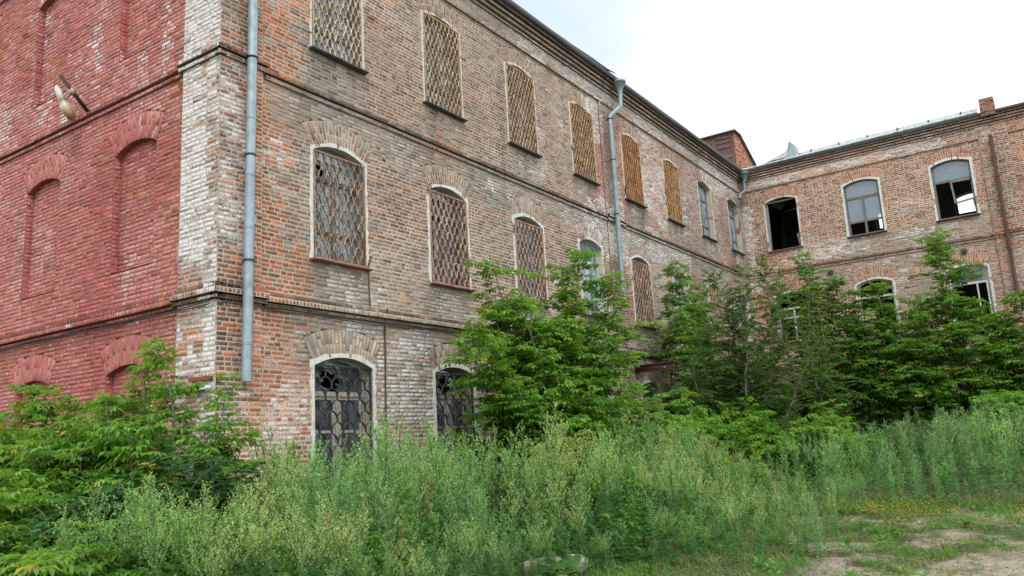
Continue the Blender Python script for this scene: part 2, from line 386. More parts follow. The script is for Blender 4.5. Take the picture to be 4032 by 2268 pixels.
def cells(mesh, W, Q, off, zone, gap=0.0085, rec=0.007, jit=0.004):
    """Q: [N,4,2] outlines (u,z) counter-clockwise seen from outside; one bevelled brick in its bed of mortar per outline"""
    Q = np.asarray(Q, float); n = len(Q)
    if n == 0: return
    wob = lambda q: np.stack([q[..., 0], q[..., 1] + 0.007 * (vnoise(q[..., 0] * 1.1, q[..., 1] * .4, 5) - .5) + 0.02 * (vnoise(q[..., 0] * .13, q[..., 1] * .1, 6) - .5)], -1)
    cen = Q.mean(1)
    e1 = np.roll(Q, -1, 1) - Q; l1 = np.linalg.norm(e1, axis=2, keepdims=True) + 1e-9; e1 = e1 / l1
    e0 = np.roll(Q, 1, 1) - Q; l0 = np.linalg.norm(e0, axis=2, keepdims=True) + 1e-9; e0 = e0 / l0
    g = gap + rng.random((n, 4, 1)) * 0.003
    lim = 0.42 * np.minimum(l1, l0)
    B = Q + (e1 + e0) * np.minimum(g, lim)
    F = Q + (e1 + e0) * np.minimum(g + 0.004 + rng.random((n, 4, 1)) * .005, lim)
    Q, B, F = wob(Q), wob(B), wob(F)
    dep = off + rng.normal(0, jit, (n, 1)) + rng.normal(0, .0015, (n, 4))
    c, ww, m = zone(cen[:, 0], cen[:, 1])
    ww = np.minimum(ww, .50 if W is WB else .42) + rng.normal(0, .045, n)
    Vm = W.P(Q[..., 0], Q[..., 1], off - rec)
    Vb = W.P(B[..., 0], B[..., 1], off - rec)
    Vf = W.P(F[..., 0], F[..., 1], dep)
    V = np.concatenate([Vm, Vb, Vf], 1)
    cc = np.concatenate([c, np.clip(ww, 0, 1.2)[:, None]], 1); mc = np.concatenate([m, np.clip(ww * .6, 0, 1)[:, None]], 1)
    C = np.concatenate([np.repeat(mc[:, None], 4, 1), np.repeat((cc * .35 + mc * .65)[:, None], 4, 1), np.repeat(cc[:, None], 4, 1)], 1)
    fl = []
    for i in range(4):
        j = (i + 1) % 4
        fl.append((i, j, 4 + j, 4 + i)); fl.append((4 + i, 4 + j, 8 + j, 8 + i))
    fl.append((8, 9, 10, 11))
    fl = np.array(fl)
    if (W.u[0] * W.n[1] - W.u[1] * W.n[0] > 0): fl = fl[:, ::-1]
    Fc = (fl[None] + (np.arange(n) * 12)[:, None, None]).reshape(-1, 4)
    mesh.add(V.reshape(-1, 3), Fc, C.reshape(-1, 4))

def arch_geom(w, rise):
    R = ((w / 2) ** 2 + rise ** 2) / (2 * rise)
    return R, math.asin(w / 2 / R)

RING = 0.50
def blocked(op, zm):
    """interval of u taken from a course at height zm by an opening and its ring of voussoirs"""
    u0, u1, sill, spring, rise, ring = op
    uc, w = (u0 + u1) / 2, u1 - u0
    if sill < zm <= spring:
        return (u0, u1)
    R, th = arch_geom(w, rise)
    zc = spring + rise - R
    Ro = R + ring
    if spring < zm < zc + Ro:
        h = min((zm - zc) * math.tan(th), math.sqrt(max(Ro ** 2 - (zm - zc) ** 2, 0)))
        return (uc - h, uc + h)
    return None

def courses(mesh, W, u0, u1, z0, z1, off, zone, ops=(), bond='mix', dz=0.078, **kw):
    nrow = max(1, int(round((z1 - z0) / dz))); h = (z1 - z0) / nrow
    quads = []
    for r in range(nrow):
        za, zb = z0 + r * h, z0 + (r + 1) * h; zm = (za + zb) / 2
        iv = [(u0, u1)]
        for op in ops:
            b = blocked(op, zm)
            if b:
                nv = []
                for a, c in iv:
                    if b[1] <= a or b[0] >= c: nv.append((a, c)); continue
                    if b[0] > a + .02: nv.append((a, b[0]))
                    if b[1] < c - .02: nv.append((b[1], c))
                iv = nv
        us = [u0]; x = u0
        k = rng.integers(0, 2)
        while x < u1:
            if bond == 'header': l = .131 if rng.random() < .85 else .2
            elif bond == 'flemish': l = .262 if k % 2 else .131; k += 1
            elif bond == 'soldier': l = .078
            else:
                if r % 2: l = .262 if rng.random() < .85 else .131
                else: l = .131 if rng.random() < .7 else .262
            if x == u0: l *= rng.uniform(.45, 1)
            x += l * rng.uniform(.96, 1.04); us.append(x)
        us = np.array(us)
        for a, c in iv:
            inner = us[(us > a + .045) & (us < c - .045)]
            e = np.concatenate([[a], inner, [c]])
            for i in range(len(e) - 1):
                quads.append(((e[i], za), (e[i + 1], za), (e[i + 1], zb), (e[i], zb)))
    cells(mesh, W, np.array(quads), off, zone, **kw)

def voussoirs(mesh, W, op, off, zone0):
    uc0 = (op[0] + op[1]) / 2
    tint = {id(WA): (.25, .165, .14), id(WC): (.40, .16, .095)}.get(id(W))
    def zone(u, z):
        c, w, mo = zone0(u, z)
        if tint is not None:
            k = .62 if W is WC else (.42 if op[2] > 2 else .1)
            c = c * (1 - k) + k * pick(np.array(tint), len(u), .16)
            w = w * .75; mo = np.tile(np.array([[.56, .46, .38]]), (len(u), 1)) * (.5 if (W is WA and op[2] < 2) else 1)
        elif W is WB: c = c * .6 + .4 * np.array([.44, .16, .145]); mo = np.tile(np.array([[.38, .135, .12]]), (len(u), 1))
        return c, w, mo
    u0, u1, sill, spring, rise, ring = op
    uc, w = (u0 + u1) / 2, u1 - u0
    R, th = arch_geom(w, rise); zc = spring + rise - R
    n = max(9, int(round(2 * th * (R + ring * .3) / 0.076)))
    q = []
    for i in range(n):
        a0, a1 = -th + 2 * th * i / n, -th + 2 * th * (i + 1) / n
        cut = rng.choice([.5, .25, .75]) if i % 2 else .5
        rs = [R, R + ring * cut, R + ring]
        for k in range(2):
            P = lambda a, r: (uc + r * math.sin(a), zc + r * math.cos(a))
            q.append((P(a0, rs[k]), P(a1, rs[k]), P(a1, rs[k + 1]), P(a0, rs[k + 1])))
    cells(mesh, W, np.array(q), off, zone, jit=.006)

def backing(mesh, W, u0, u1, z0, z1, ops, d, C):
    """plain masonry face behind the bricks, with the arched openings left open"""
    zs = sorted(set([z0, z1] + [v for o in ops for v in (o[2], o[3], o[3] + o[4]) if z0 < v < z1]))
    us = sorted(set([u0, u1] + [v for o in ops for v in (o[0], o[1]) if u0 < v < u1]))
    Q = []
    for i in range(len(us) - 1):
        for j in range(len(zs) - 1):
            a, b, c, e = us[i], us[i + 1], zs[j], zs[j + 1]; um, zm = (a + b) / 2, (c + e) / 2
            hit = None
            for o in ops:
                if o[0] < um < o[1] and o[2] < zm < o[3] + o[4]: hit = o
            if hit is None:
                Q.append(((a, c), (b, c), (b, e), (a, e)))
            elif zm > hit[3]:
                R, th = arch_geom(hit[1] - hit[0], hit[4]); zc = hit[3] + hit[4] - R; uc = (hit[0] + hit[1]) / 2
                xs = np.linspace(a, b, 11); top = zc + np.sqrt(np.maximum(R * R - (xs - uc) ** 2, 0))
                for k in range(10):
                    Q.append(((xs[k], top[k]), (xs[k + 1], top[k + 1]), (xs[k + 1], e), (xs[k], e)))
    Q = np.array(Q)
    V = W.P(Q[..., 0], Q[..., 1], d).reshape(-1, 3)
    F = np.arange(len(V)).reshape(-1, 4)
    mesh.add(V, F if not (W.u[0] * W.n[1] - W.u[1] * W.n[0] > 0) else F[:, ::-1], C)

# openings: (u0, u1, sill, spring, rise, ring)
def ops_A():
    r = []
    for u in WIN_A:
        r += [(u, u + WW, .95, 3.16, .15, RING), (u, u + WW, 5.06, 7.15, .17, RING), (u, u + WW, 9.14, 11.31, .15, .46)]
    r[0] = (1.97, 3.40, .85, 3.16, .17, .52)
    return r
def ops_C():
    r = []
    for u in WIN_C:
        r += [(u, u + 1.34, .95, 3.16, .15, RING), (u, u + 1.34, 5.2, 7.15, .17, RING), (u, u + 1.34, 9.16, 11.31, .15, .46)]
    return r
def ops_B():
    r = []
    for u in WIN_B:
        r += [(u, u + 1.29, .9, 3.17, .14, .5), (u, u + 1.29, 5.01, 7.22, .16, .5), (u, u + 1.29, 9.13, 11.4, .16, .5)]
    return r

building = empty('brick_building', (0, 0, 0), 'abandoned three storey brick building with red painted end wall, long grilled facade and side wing', 'building')

# --- walls
OA, OB, OC = ops_A(), ops_B(), ops_C()
DK = (0.16, 0.12, 0.10)
STR1, STR2 = (4.06, 4.40), (8.12, 8.32)

def facade(W, u0, u1, zone, ops, bond, ztop, name, label, pil):
    m = M()
    lo, hi = STR1, STR2
    courses(m, W, u0, u1, 0.0, ztop, 0, zone, ops, bond)
    for o in ops:
        if o[0] < u1: voussoirs(m, W, o, 0.004, zone)
    backing(m, W, u0, u1, -.3, ztop + .3, ops, -.03, DK)
    o = m.build(name, MAT['brick'], building)
    o['label'] = label
    return o
wa = facade(WA, 0, LEN, zone_A, OA, 'mix', 12.46, 'wall', 'grey brown brick wall of the long grilled facade', None)
wc = facade(WC, 0, 16.0, zone_C, OC, 'flemish', 12.46, 'wall', 'orange brown brick wall of the side wing', None)
# voussoirs of the side wing are of brighter brick: overlaid through the zone of zone_C near openings

# red end wall with blind niches
mb = M()
courses(mb, WB, 0, 12.0, 0, 12.3, 0, zone_B, OB, 'flemish')
for o in OB: voussoirs(mb, WB, o, .004, zone_B)
backing(mb, WB, 0, 12.0, -.3, 12.3, OB, -.03, (0.24, .06, .055))
for o in OB:
    courses(mb, WB, o[0], o[1], o[2], o[3] + o[4] + .08, -.13, zone_B, (), 'flemish')
    R, th = arch_geom(o[1] - o[0], o[4]); zc = o[3] + o[4] - R; uc = (o[0] + o[1]) / 2
    pts = [(o[0], o[2]), (o[0], o[3])] + [(uc + R * math.sin(a), zc + R * math.cos(a)) for a in np.linspace(-th, th, 12)] + [(o[1], o[3]), (o[1], o[2]), (o[0], o[2])]
    pts = np.array(pts)
    V = np.concatenate([WB.P(pts[:, 0], pts[:, 1], -.008), WB.P(pts[:, 0], pts[:, 1], -.16)])
    n = len(pts)
    mb.add(V, [(i, i + 1, n + i + 1, n + i) for i in range(n - 1)], (0.33, .10, .09))
    WJ = Wall(WB.P(np.array(o[1]), np.array(0.), np.array(.0)), -WB.n, -WB.u)
    courses(mb, WJ, 0.0, .13, o[2], o[3], .006, lambda u, z: zone_B(u * 0 + 5.0, z), (), 'header')
wb = mb.build('wall', MAT['brick'], building); wb['label'] = 'red painted brick end wall with blind arched niches'

# --- pilasters, string courses, cornices
def strip(name, spec, label=None):
    """spec: list of (W, u0, u1, z0, z1, off, zone, bond)"""
    m = M()
    for (W, u0, u1, z0, z1, off, zone, bond) in spec:
        courses(m, W, u0, u1, z0, z1, off, zone, (), bond)
        # underside, top and ends so that the course is a solid ledge
        P = lambda u, z, d: W.P(u, z, d)
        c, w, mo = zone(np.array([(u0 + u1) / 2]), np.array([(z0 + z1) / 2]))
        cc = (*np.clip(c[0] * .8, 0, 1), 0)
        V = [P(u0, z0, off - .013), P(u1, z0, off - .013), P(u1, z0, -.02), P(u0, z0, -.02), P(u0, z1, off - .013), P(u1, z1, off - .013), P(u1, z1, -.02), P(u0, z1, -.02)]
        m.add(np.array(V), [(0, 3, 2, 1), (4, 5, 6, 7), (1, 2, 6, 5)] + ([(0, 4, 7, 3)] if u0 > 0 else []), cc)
    o = m.build(name, MAT['brick'], building)
    if label: o['label'] = label
    return o
PO = 0.06
strip('pilaster', [(WA, -PO - .011, .80, 0, 12.46, PO, zone_A, 'mix'), (WB, -PO - .011, .96, 0, 12.3, PO, zone_B, 'flemish')], 'corner pilaster flecked with limewash')
strip('pilaster', [(WA, 13.55, 14.6, 0, 12.02, .03, zone_A, 'mix')], 'dark brick pilaster behind the middle downpipe')
strip('pilaster', [(WC, 9.32, 10.28, 0, 12.46, PO, zone_C, 'mix')])
gA, gB, gC = soot(zone_A, .4), soot(zone_B, .7), soot(zone_C, .5)
def string(W, u0, u1, g, z, zone, po=0.0):
    return [(W, u0, u1, z, z + .07, .045 + po, zone, 'mix'), (W, u0, u1, z + .095, z + .17, .085 + po, g, 'mix')]
sA = string(WA, .80 + .085, LEN, gA, 8.13, zone_A) + string(WA, -.13, .885, gA, 8.22, zone_A, PO) + string(WA, 13.5, 14.65, gA, 8.15, zone_A, PO)
sB = string(WB, 1.0, 12, gB, 8.17, zone_B) + string(WB, -.13, 1.04, soot(zone_B, .75), 8.22, zone_B, PO)
sC = string(WC, 0, 16, gC, 8.15, zone_C) + string(WC, 9.25, 10.36, gC, 8.155, zone_C, PO)
strip('string_course', sA); strip('string_course', sB, 'red painted string course'); strip('string_course', sC)
def ledge(W, u0, u1, g, z, zone, po=0.0):
    return [(W, u0, u1, z, z + .06, .05 + po, g, 'mix'), (W, u0, u1, z + .085, z + .17, .10 + po, zone, 'soldier'), (W, u0, u1, z + .17, z + .25, .07 + po, g, 'header')]
strip('string_course', ledge(WA, .885, LEN, gA, 4.07, zone_A) + ledge(WA, -.14, .885, gA, 4.10, zone_A, PO))
strip('string_course', ledge(WB, 1.04, 12, soot(zone_B, .5), 4.07, zone_B) + ledge(WB, -.14, 1.04, soot(zone_B, .45), 4.10, zone_B, PO), 'red painted string course with sooty ledge')
strip('string_course', ledge(WC, 0, 16, gC, 4.1, zone_C))
def cornice(W, u0, u1, zone, g):
    s = [(W, u0, u1, 12.02, 12.085, .065, zone, 'mix'), (W, u0, u1, 12.09, 12.46, .04, zone, 'mix')]
    for k in range(4):
        s.append((W, u0, u1, 12.475 + k * .088, 12.475 + k * .088 + .058, .08 + .075 * k, zone if k < 3 else g, 'header' if k != 1 else 'mix'))
    return s
strip('cornice', cornice(WA, 0, LEN, zone_A, gA)); strip('cornice', cornice(WC, 0, 16, zone_C, gC))
strip('cornice', [(WB, 0, 12, 12.2, 12.28, .05, zone_B, 'mix'), (WB, 0, 12, 12.28, 12.36, .1, zone_B, 'header')])

# ------------------------------------------------------------------ windows
def contour(op, i=0.0, n=12, lift=0.0):
    u0, u1, sill, spring, rise, ring = op
    u0 += i; u1 -= i
    R, th = arch_geom(u1 - u0, rise); zc = spring + rise - R - i * .6; uc = (u0 + u1) / 2
    return np.array([(u0, sill + i), (u0, spring - i * .6)] + [(uc + R * math.sin(a), zc + R * math.cos(a)) for a in np.linspace(-th, th, n)[1:-1]] + [(u1, spring - i * .6), (u1, sill + i)])

def ext(m, W, poly, d0, d1, C):
    """polygon in the wall plane extruded from depth d0 (outer) to d1 (inner)"""
    poly = np.asarray(poly, float); n = len(poly)
    a, b = W.P(poly[:, 0], poly[:, 1], d0), W.P(poly[:, 0], poly[:, 1], d1)
    m.ngon(a, C); m.ngon(b[::-1], C)
    m.add(np.concatenate([a, b]), [(i, (i + 1) % n, n + (i + 1) % n, n + i) for i in range(n)], C)

def bar(m, W, p, q, w, d0, d1, C):
    p = np.array(p, float); q = np.array(q, float); t = (q - p) / np.linalg.norm(q - p); s = np.array([-t[1], t[0]]) * w / 2
    ext(m, W, [p - s, q - s, q + s, p + s], d0, d1, C)

def band(m, W, a, b, d, C):
    """flat strip between two polylines a and b at depth d"""
    a = np.asarray(a); b = np.asarray(b); n = len(a)
    V = np.concatenate([W.P(a[:, 0], a[:, 1], d), W.P(b[:, 0], b[:, 1], d)])
    m.add(V, [(i, i + 1, n + i + 1, n + i) for i in range(n - 1)], C)

def dense(c, step=.09):
    out = [c[0]]
    for i in range(len(c) - 1):
        k = max(1, int(np.linalg.norm(c[i + 1] - c[i]) / step))
        for j in range(1, k + 1): out.append(c[i] + (c[i + 1] - c[i]) * j / k)
    return np.array(out)

WHITE = (.62, .60, .57); OLDWOOD = (.22, .205, .19); WHITEWOOD = (.55, .54, .52)

def trim(W, op, parent, wide=.075, white=WHITE, depth=.24, ruin=0.0, proud=.012):
    """rough limewashed edge on the face and plastered reveals of the opening"""
    m = M()
    c = dense(contour(op, 0.0)); n = len(c)
    uc = (op[0] + op[1]) / 2; zc = (op[2] + op[3]) / 2
    out = c.copy()
    w = wide * (.65 + .7 * vnoise(np.arange(n) * .9, np.full(n, op[0] * 3.1 + op[2]), 4))
    if ruin: w = w * (vnoise(np.arange(n) * .35, np.full(n, op[0] * 1.7 + op[2]), 9) > ruin * .75)
    side = np.where(c[:, 1] < op[3] - .01, 1, 0)
    out[:, 0] += np.where(side, np.sign(c[:, 0] - uc) * w, np.sign(c[:, 0] - uc) * w * .35)
    out[:, 1] += np.where(side, 0, w)
    k = np.where((c[:, 1] >= op[3] - .01))[0]
    out[k[0], 0] -= w[k[0]] * .7; out[k[-1], 0] += w[k[-1]] * .7
    band(m, W, out, c, proud, white)
    V = np.concatenate([W.P(out[:, 0], out[:, 1], proud), W.P(out[:, 0], out[:, 1], -.012)])
    m.add(V, [(i, i + 1, n + i + 1, n + i) for i in range(n - 1)], white)
    ci = c.copy()
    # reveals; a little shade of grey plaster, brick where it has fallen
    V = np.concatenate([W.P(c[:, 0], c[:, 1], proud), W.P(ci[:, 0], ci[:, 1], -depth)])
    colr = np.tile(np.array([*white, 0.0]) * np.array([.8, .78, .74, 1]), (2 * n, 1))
    if ruin:
        br = vnoise(np.arange(n) * .5, np.full(n, op[0]), 12) < ruin * .6
        colr[:n][br] = (.3, .13, .08, 0); colr[n:][br] = (.24, .11, .08, 0)
    m.add(V, [(i, i + 1, n + i + 1, n + i) for i in range(n - 1)], colr)
    return m.build('plaster_trim', MAT['plaster'], parent)

def sill(W, op, parent, C=(.20, .13, .10), mat='rusty', proj=.12, th=.03, brick=False):
    m = M()
    z = op[2]
    u = np.linspace(op[0] - .08, op[1] + .08, 9)
    wv = .012 * (rng.random(9) - .5)
    top = z + .012 + wv
    V = np.concatenate([W.P(u, top, proj), W.P(u, top + .03, -.24), W.P(u, top - th, proj), W.P(u, np.full(9, z - .03), .0)])
    F = []
    for i in range(8):
        F += [(i, i + 1, 9 + i + 1, 9 + i), (18 + i, 18 + i + 1, i + 1, i), (27 + i, 27 + i + 1, 18 + i + 1, 18 + i)]
    F += [(0, 9, 27, 18), (8, 26, 35, 17)]
    m.add(V, F, C)
    return m.build('sill', MAT[mat], parent)

def wood(W, op, wname, style, C=OLDWOOD, d=-.17, tr=.70, lo=.24, mull=True, head=True, arched_top=True, parent=building):
    """timber frame of a window; style lists which rails remain"""
    m = M()
    u0, u1, s, sp, rise, ring = op
    h = sp + rise - s; uc = (u0 + u1) / 2
    if style != 'wreck':
        c0, c1 = dense(contour(op, .002), .3), dense(contour(op, .075), .3)
        k = min(len(c0), len(c1)); c0, c1 = contour(op, .002), contour(op, .075)
        band(m, W, c0, c1, d, C)
        n = len(c1)
        V = np.concatenate([W.P(c1[:, 0], c1[:, 1], d), W.P(c1[:, 0], c1[:, 1], d - .07)])
        m.add(V, [(i, i + 1, n + i + 1, n + i) for i in range(n - 1)], C)
        bar(m, W, (u0 + .002, s + .05), (u1 - .002, s + .05), .09, d + .005, d - .07, C)
        zt = s + h * tr
        bar(m, W, (u0 + .07, zt), (u1 - .07, zt), .085, d + .012, d - .07, C)
        if lo: bar(m, W, (u0 + .07, s + h * lo), (u1 - .07, s + h * lo), .07, d + .010, d - .07, C)
        if mull: bar(m, W, (uc, s + .09), (uc, zt - .04), .085, d + .006, d - .065, C)
        if style == 'sash':
            for a, b in ((u0 + .085, uc - .05), (uc + .05, u1 - .085)):
                for q in (a + .03, b - .03): bar(m, W, (q, s + .1), (q, zt - .05), .05, d - .012, d - .06, C)
                for z in (s + .12, s + h * .47, zt - .075): bar(m, W, (a + .055, z), (b - .055, z), .05, d - .014, d - .06, C)
    else:
        for q, zz in ((u0 + .04, sp + .02), (u1 - .04, s + .7)):
            bar(m, W, (q, s + .02), (q + .01, zz), .075, d, d - .08, C)
        bar(m, W, (u0 + .01, sp + .03), (u1 - .01, sp + .03), .06, d + .004, d - .074, C)
        bar(m, W, (u0 + .01, s + .03), (u1 - .01, s + .03), .05, d + .003, d - .075, C)
        bar(m, W, (u1 - .05, s + .02), (u1 - .12, s + .62), .06, d + .04, d - .01, C)
    return m.build('window', MAT['wood'], parent)

def pane_poly(op, z0, z1, u0=None, u1=None):
    a, b, s, sp, rise, ring = op
    u0 = a + .07 if u0 is None else u0; u1 = b - .07 if u1 is None else u1
    if z1 <= sp - .05: return [(u0, z0), (u1, z0), (u1, z1), (u0, z1)]
    c = contour(op, .075)
    top = [tuple(p) for p in c[::-1] if p[1] > z0 + .05 and u0 - .01 <= p[0] <= u1 + .01]
    return [(u0, z0), (u1, z0)] + top

def pane(W, poly, parent, mat='glass', d=-.20, hole=None):
    m = M()
    poly = np.asarray(poly, float)
    if hole is None:
        m.ngon(W.P(poly[:, 0], poly[:, 1], d))
    else:                                       # broken pane: jagged star hole
        hc, hr = np.array(hole[0]), hole[1]
        P = dense(np.vstack([poly, poly[:1]]), .12)[:-1]; n = len(P)
        ang = np.arctan2(P[:, 1] - hc[1], P[:, 0] - hc[0]); r = hr * (.55 + .9 * rng.random(n))
        Hh = hc + np.stack([np.cos(ang), np.sin(ang)], 1) * np.minimum(r, .9 * np.linalg.norm(P - hc, axis=1))[:, None]
        V = np.concatenate([W.P(P[:, 0], P[:, 1], d), W.P(Hh[:, 0], Hh[:, 1], d)])
        m.add(V, [(i, (i + 1) % n, n + (i + 1) % n, n + i) for i in range(n)])
    return m.build('pane', MAT[mat], parent)

def curtain(W, u0, u1, z0, z1, parent, C=(.55, .56, .57), d=-.32):
    m = M()
    n = 40; u = np.linspace(u0, u1, n); dd = d + .025 * np.sin(u * 46) + .02 * vnoise(u * 9, u * 0, 3)
    V = np.concatenate([W.P(u, np.full(n, z0), dd), W.P(u, np.full(n, z1), dd)])
    m.add(V, [(i, i + 1, n + i + 1, n + i) for i in range(n - 1)], C)
    return m.build('curtain', MAT['plain'], parent)

def grille(W, op, parent, kind, C, top=None, bottom=None, d=.03, depth=.045):
    m = M()
    u0, u1, s, sp, rise, ring = op
    u0 += .02; u1 -= .02
    zb = s + .05 if bottom is None else bottom; zt = sp - .01 if top is None else top
    cols, hh, th = {'scale': (9, .158, .011), 'trap': (7, .165, .010), 'round': (5, .205, .014)}[kind]
    sw = (u1 - u0) / cols
    rows = int(round((zt - zb) / hh)); hh = (zt - zb) / rows
    for p, q in (((u0, zb), (u1, zb)), ((u0, zt), (u1, zt)), ((u0, zb), (u0, zt)), ((u1, zb), (u1, zt))):
        bar(m, W, p, q, .032, d, d - .035, np.array(C) * .75)
    if kind == 'round':
        sh = [(-.5, 0.)] + [(-.5 * math.cos(t), .28 + .72 * math.sin(t)) for t in np.linspace(.0, math.pi, 11)] + [(.5, 0.)]
    elif kind == 'trap':
        sh = [(-.5, 0), (-.27, .94), (-.22, 1.0), (.22, 1.0), (.27, .94), (.5, 0)]
    else:
        sh = [(-.5, 0), (-.40, .55), (-.30, .85), (-.16, 1.0), (.16, 1.0), (.30, .85), (.40, .55), (.5, 0)]
    sh = np.array(sh)
    for r in range(rows):
        off = .5 * (r % 2)
        for k in range(-1, cols + 1):
            x = u0 + (k + .5 + off) * sw; z = zb + r * hh
            P = np.stack([x + sh[:, 0] * sw, z + sh[:, 1] * hh * (1.0 if r < rows - 1 else .96)], 1)
            keep = (P[:, 0] >= u0 - 1e-6) & (P[:, 0] <= u1 + 1e-6)
            if keep.sum() < 2: continue
            i0, i1 = np.where(keep)[0][[0, -1]]
            P = P[i0:i1 + 1]
            P = P + rng.normal(0, .0025, P.shape)
            t = np.gradient(P, axis=0); t /= np.linalg.norm(t, axis=1)[:, None] + 1e-9
            nn = np.stack([-t[:, 1], t[:, 0]], 1) * th / 2
            a, b = P + nn, P - nn; n = len(P)
            d0, d1 = d - .004 + rng.normal(0, .003), d - depth
            V = np.concatenate([W.P(a[:, 0], a[:, 1], d0), W.P(b[:, 0], b[:, 1], d0), W.P(b[:, 0], b[:, 1], d1), W.P(a[:, 0], a[:, 1], d1)])
            F = [(j * n + i, j * n + i + 1, ((j + 1) % 4) * n + i + 1, ((j + 1) % 4) * n + i) for j in range(4) for i in range(n - 1)]
            m.add(V, F, np.clip(np.array(C) * rng.uniform(.6, 1.3), 0, 1))
    return m.build('grille', MAT['iron' if kind == 'round' else 'rust'], parent)

def glazing(W, op, w, tr=.70, lo=.24, mat='glass', skip=(), hole=None, d=-.20):
    u0, u1, s, sp, rise, ring = op; h = sp + rise - s; uc = (u0 + u1) / 2
    cellz = {'top': pane_poly(op, s + h * tr + .03, sp + .2), 'l': pane_poly(op, s + h * lo + .02, s + h * tr - .03, None, uc - .03), 'r': pane_poly(op, s + h * lo + .02, s + h * tr - .03, uc + .03, None),
             'bl': pane_poly(op, s + .08, s + h * lo - .02, None, uc - .03), 'br': pane_poly(op, s + .08, s + h * lo - .02, uc + .03, None)}
    for k, p in cellz.items():
        if k not in skip: pane(W, p, w, mat, d, (hole[1] if hole and hole[0] == k else None))

def A_op(i, f): return OA[i * 3 + f]
def C_op(i, f): return OC[i * 3 + f]
IRON = (.045, .04, .038); CREAM = (.58, .46, .34); PINK = (.42, .29, .23); ORNG = (.46, .235, .10)

# long facade, ground floor
for i in range(8):
    op = A_op(i, 0)
    if i < 2:
        w = wood(WA, op, '', 'sash', (.42, .40, .36), d=-.2, tr=.74, lo=.12)
        w['label'] = 'broken white timber window behind a black ring grille'
        glazing(WA, op, w, tr=.74, lo=.12, mat='clear', skip=('bl', 'br'), hole=('top', ((op[0] + .55, op[3] - .25), .2)), d=-.235)
        trim(WA, op, w, .085); sill(WA, op, w, (.3, .28, .25), 'stone')
        grille(WA, op, w, 'round', IRON, bottom=op[2] + .12, top=op[3] + .01, d=-.02)
        curtain(WA, op[0] + .8 * (op[1] - op[0]), op[1] - .1, 1.2, 2.6, w, (.4, .42, .45))
    else:
        w = wood(WA, op, '', 'frame' if i != 2 else 'wreck', WHITEWOOD if i > 3 else OLDWOOD)
        trim(WA, op, w, .08, ruin=.5); sill(WA, op, w, (.3, .28, .25), 'stone')
        if i > 3: glazing(WA, op, w, mat='clear', skip=('l', 'bl') if i % 2 else ('r', 'br'))
# first floor
for i in range(8):
    op = A_op(i, 1)
    grilled = i in (0, 1, 2, 4, 6)
    w = wood(WA, op, '', 'frame', (OLDWOOD, (.27, .25, .22), OLDWOOD, (.5, .5, .49), OLDWOOD, WHITEWOOD, OLDWOOD, (.2, .17, .15))[i], tr=.72, lo=.27 if i != 3 else .0)
    glazing(WA, op, w, tr=.72, lo=.27 if i != 3 else .03, skip=() if i not in (1,) else ('l',), hole=('top', ((op[0] + .3, op[3] - .28), .13)) if i == 0 else None, mat='glass' if i != 1 else 'clear')
    trim(WA, op, w, .075, ruin=.0 if i in (0,) else .22)
    sill(WA, op, w, (.26, .12, .09), 'rusty' if i != 0 else 'stone')
    if i in (0, 1, 3, 5): curtain(WA, op[0] + .5, op[1] - .12, op[2] + .3, op[3] - .4, w)
    if grilled:
        grille(WA, op, w, 'trap', ((.36, .26, .19), PINK, PINK, CREAM, PINK, CREAM, PINK, CREAM)[i], top=op[3] - .02)
        w['label'] = 'tall window behind a flaking iron grille of trapezium links'
# second floor
for i in range(8):
    op = A_op(i, 2)
    w = wood(WA, op, '', 'frame', OLDWOOD if i < 6 else (.2, .2, .2), tr=.72, lo=.25)
    glazing(WA, op, w, tr=.72, lo=.25, skip=('bl',) if i == 6 else ())
    trim(WA, op, w, .06, ruin=(.05, .1, .1, .2, .25, .3, .2, .4)[i], white=(.58, .54, .48))
    sill(WA, op, w, (.07, .06, .055), 'iron')
    if i in (0, 1, 2, 6, 7): curtain(WA, op[0] + .25, op[1] - .2, op[2] + .1, op[3] - .3, w, (.6, .62, .64))
    if i < 6:
        grille(WA, op, w, 'scale', (CREAM, (.50, .37, .24), (.46, .33, .22), (.45, .29, .16), ORNG, (.47, .29, .14))[i], top=op[3] + (.05 if i else 0))
        w['label'] = ('window behind a pale flaking fish scale grille' if i < 3 else 'window behind a rust orange fish scale grille')
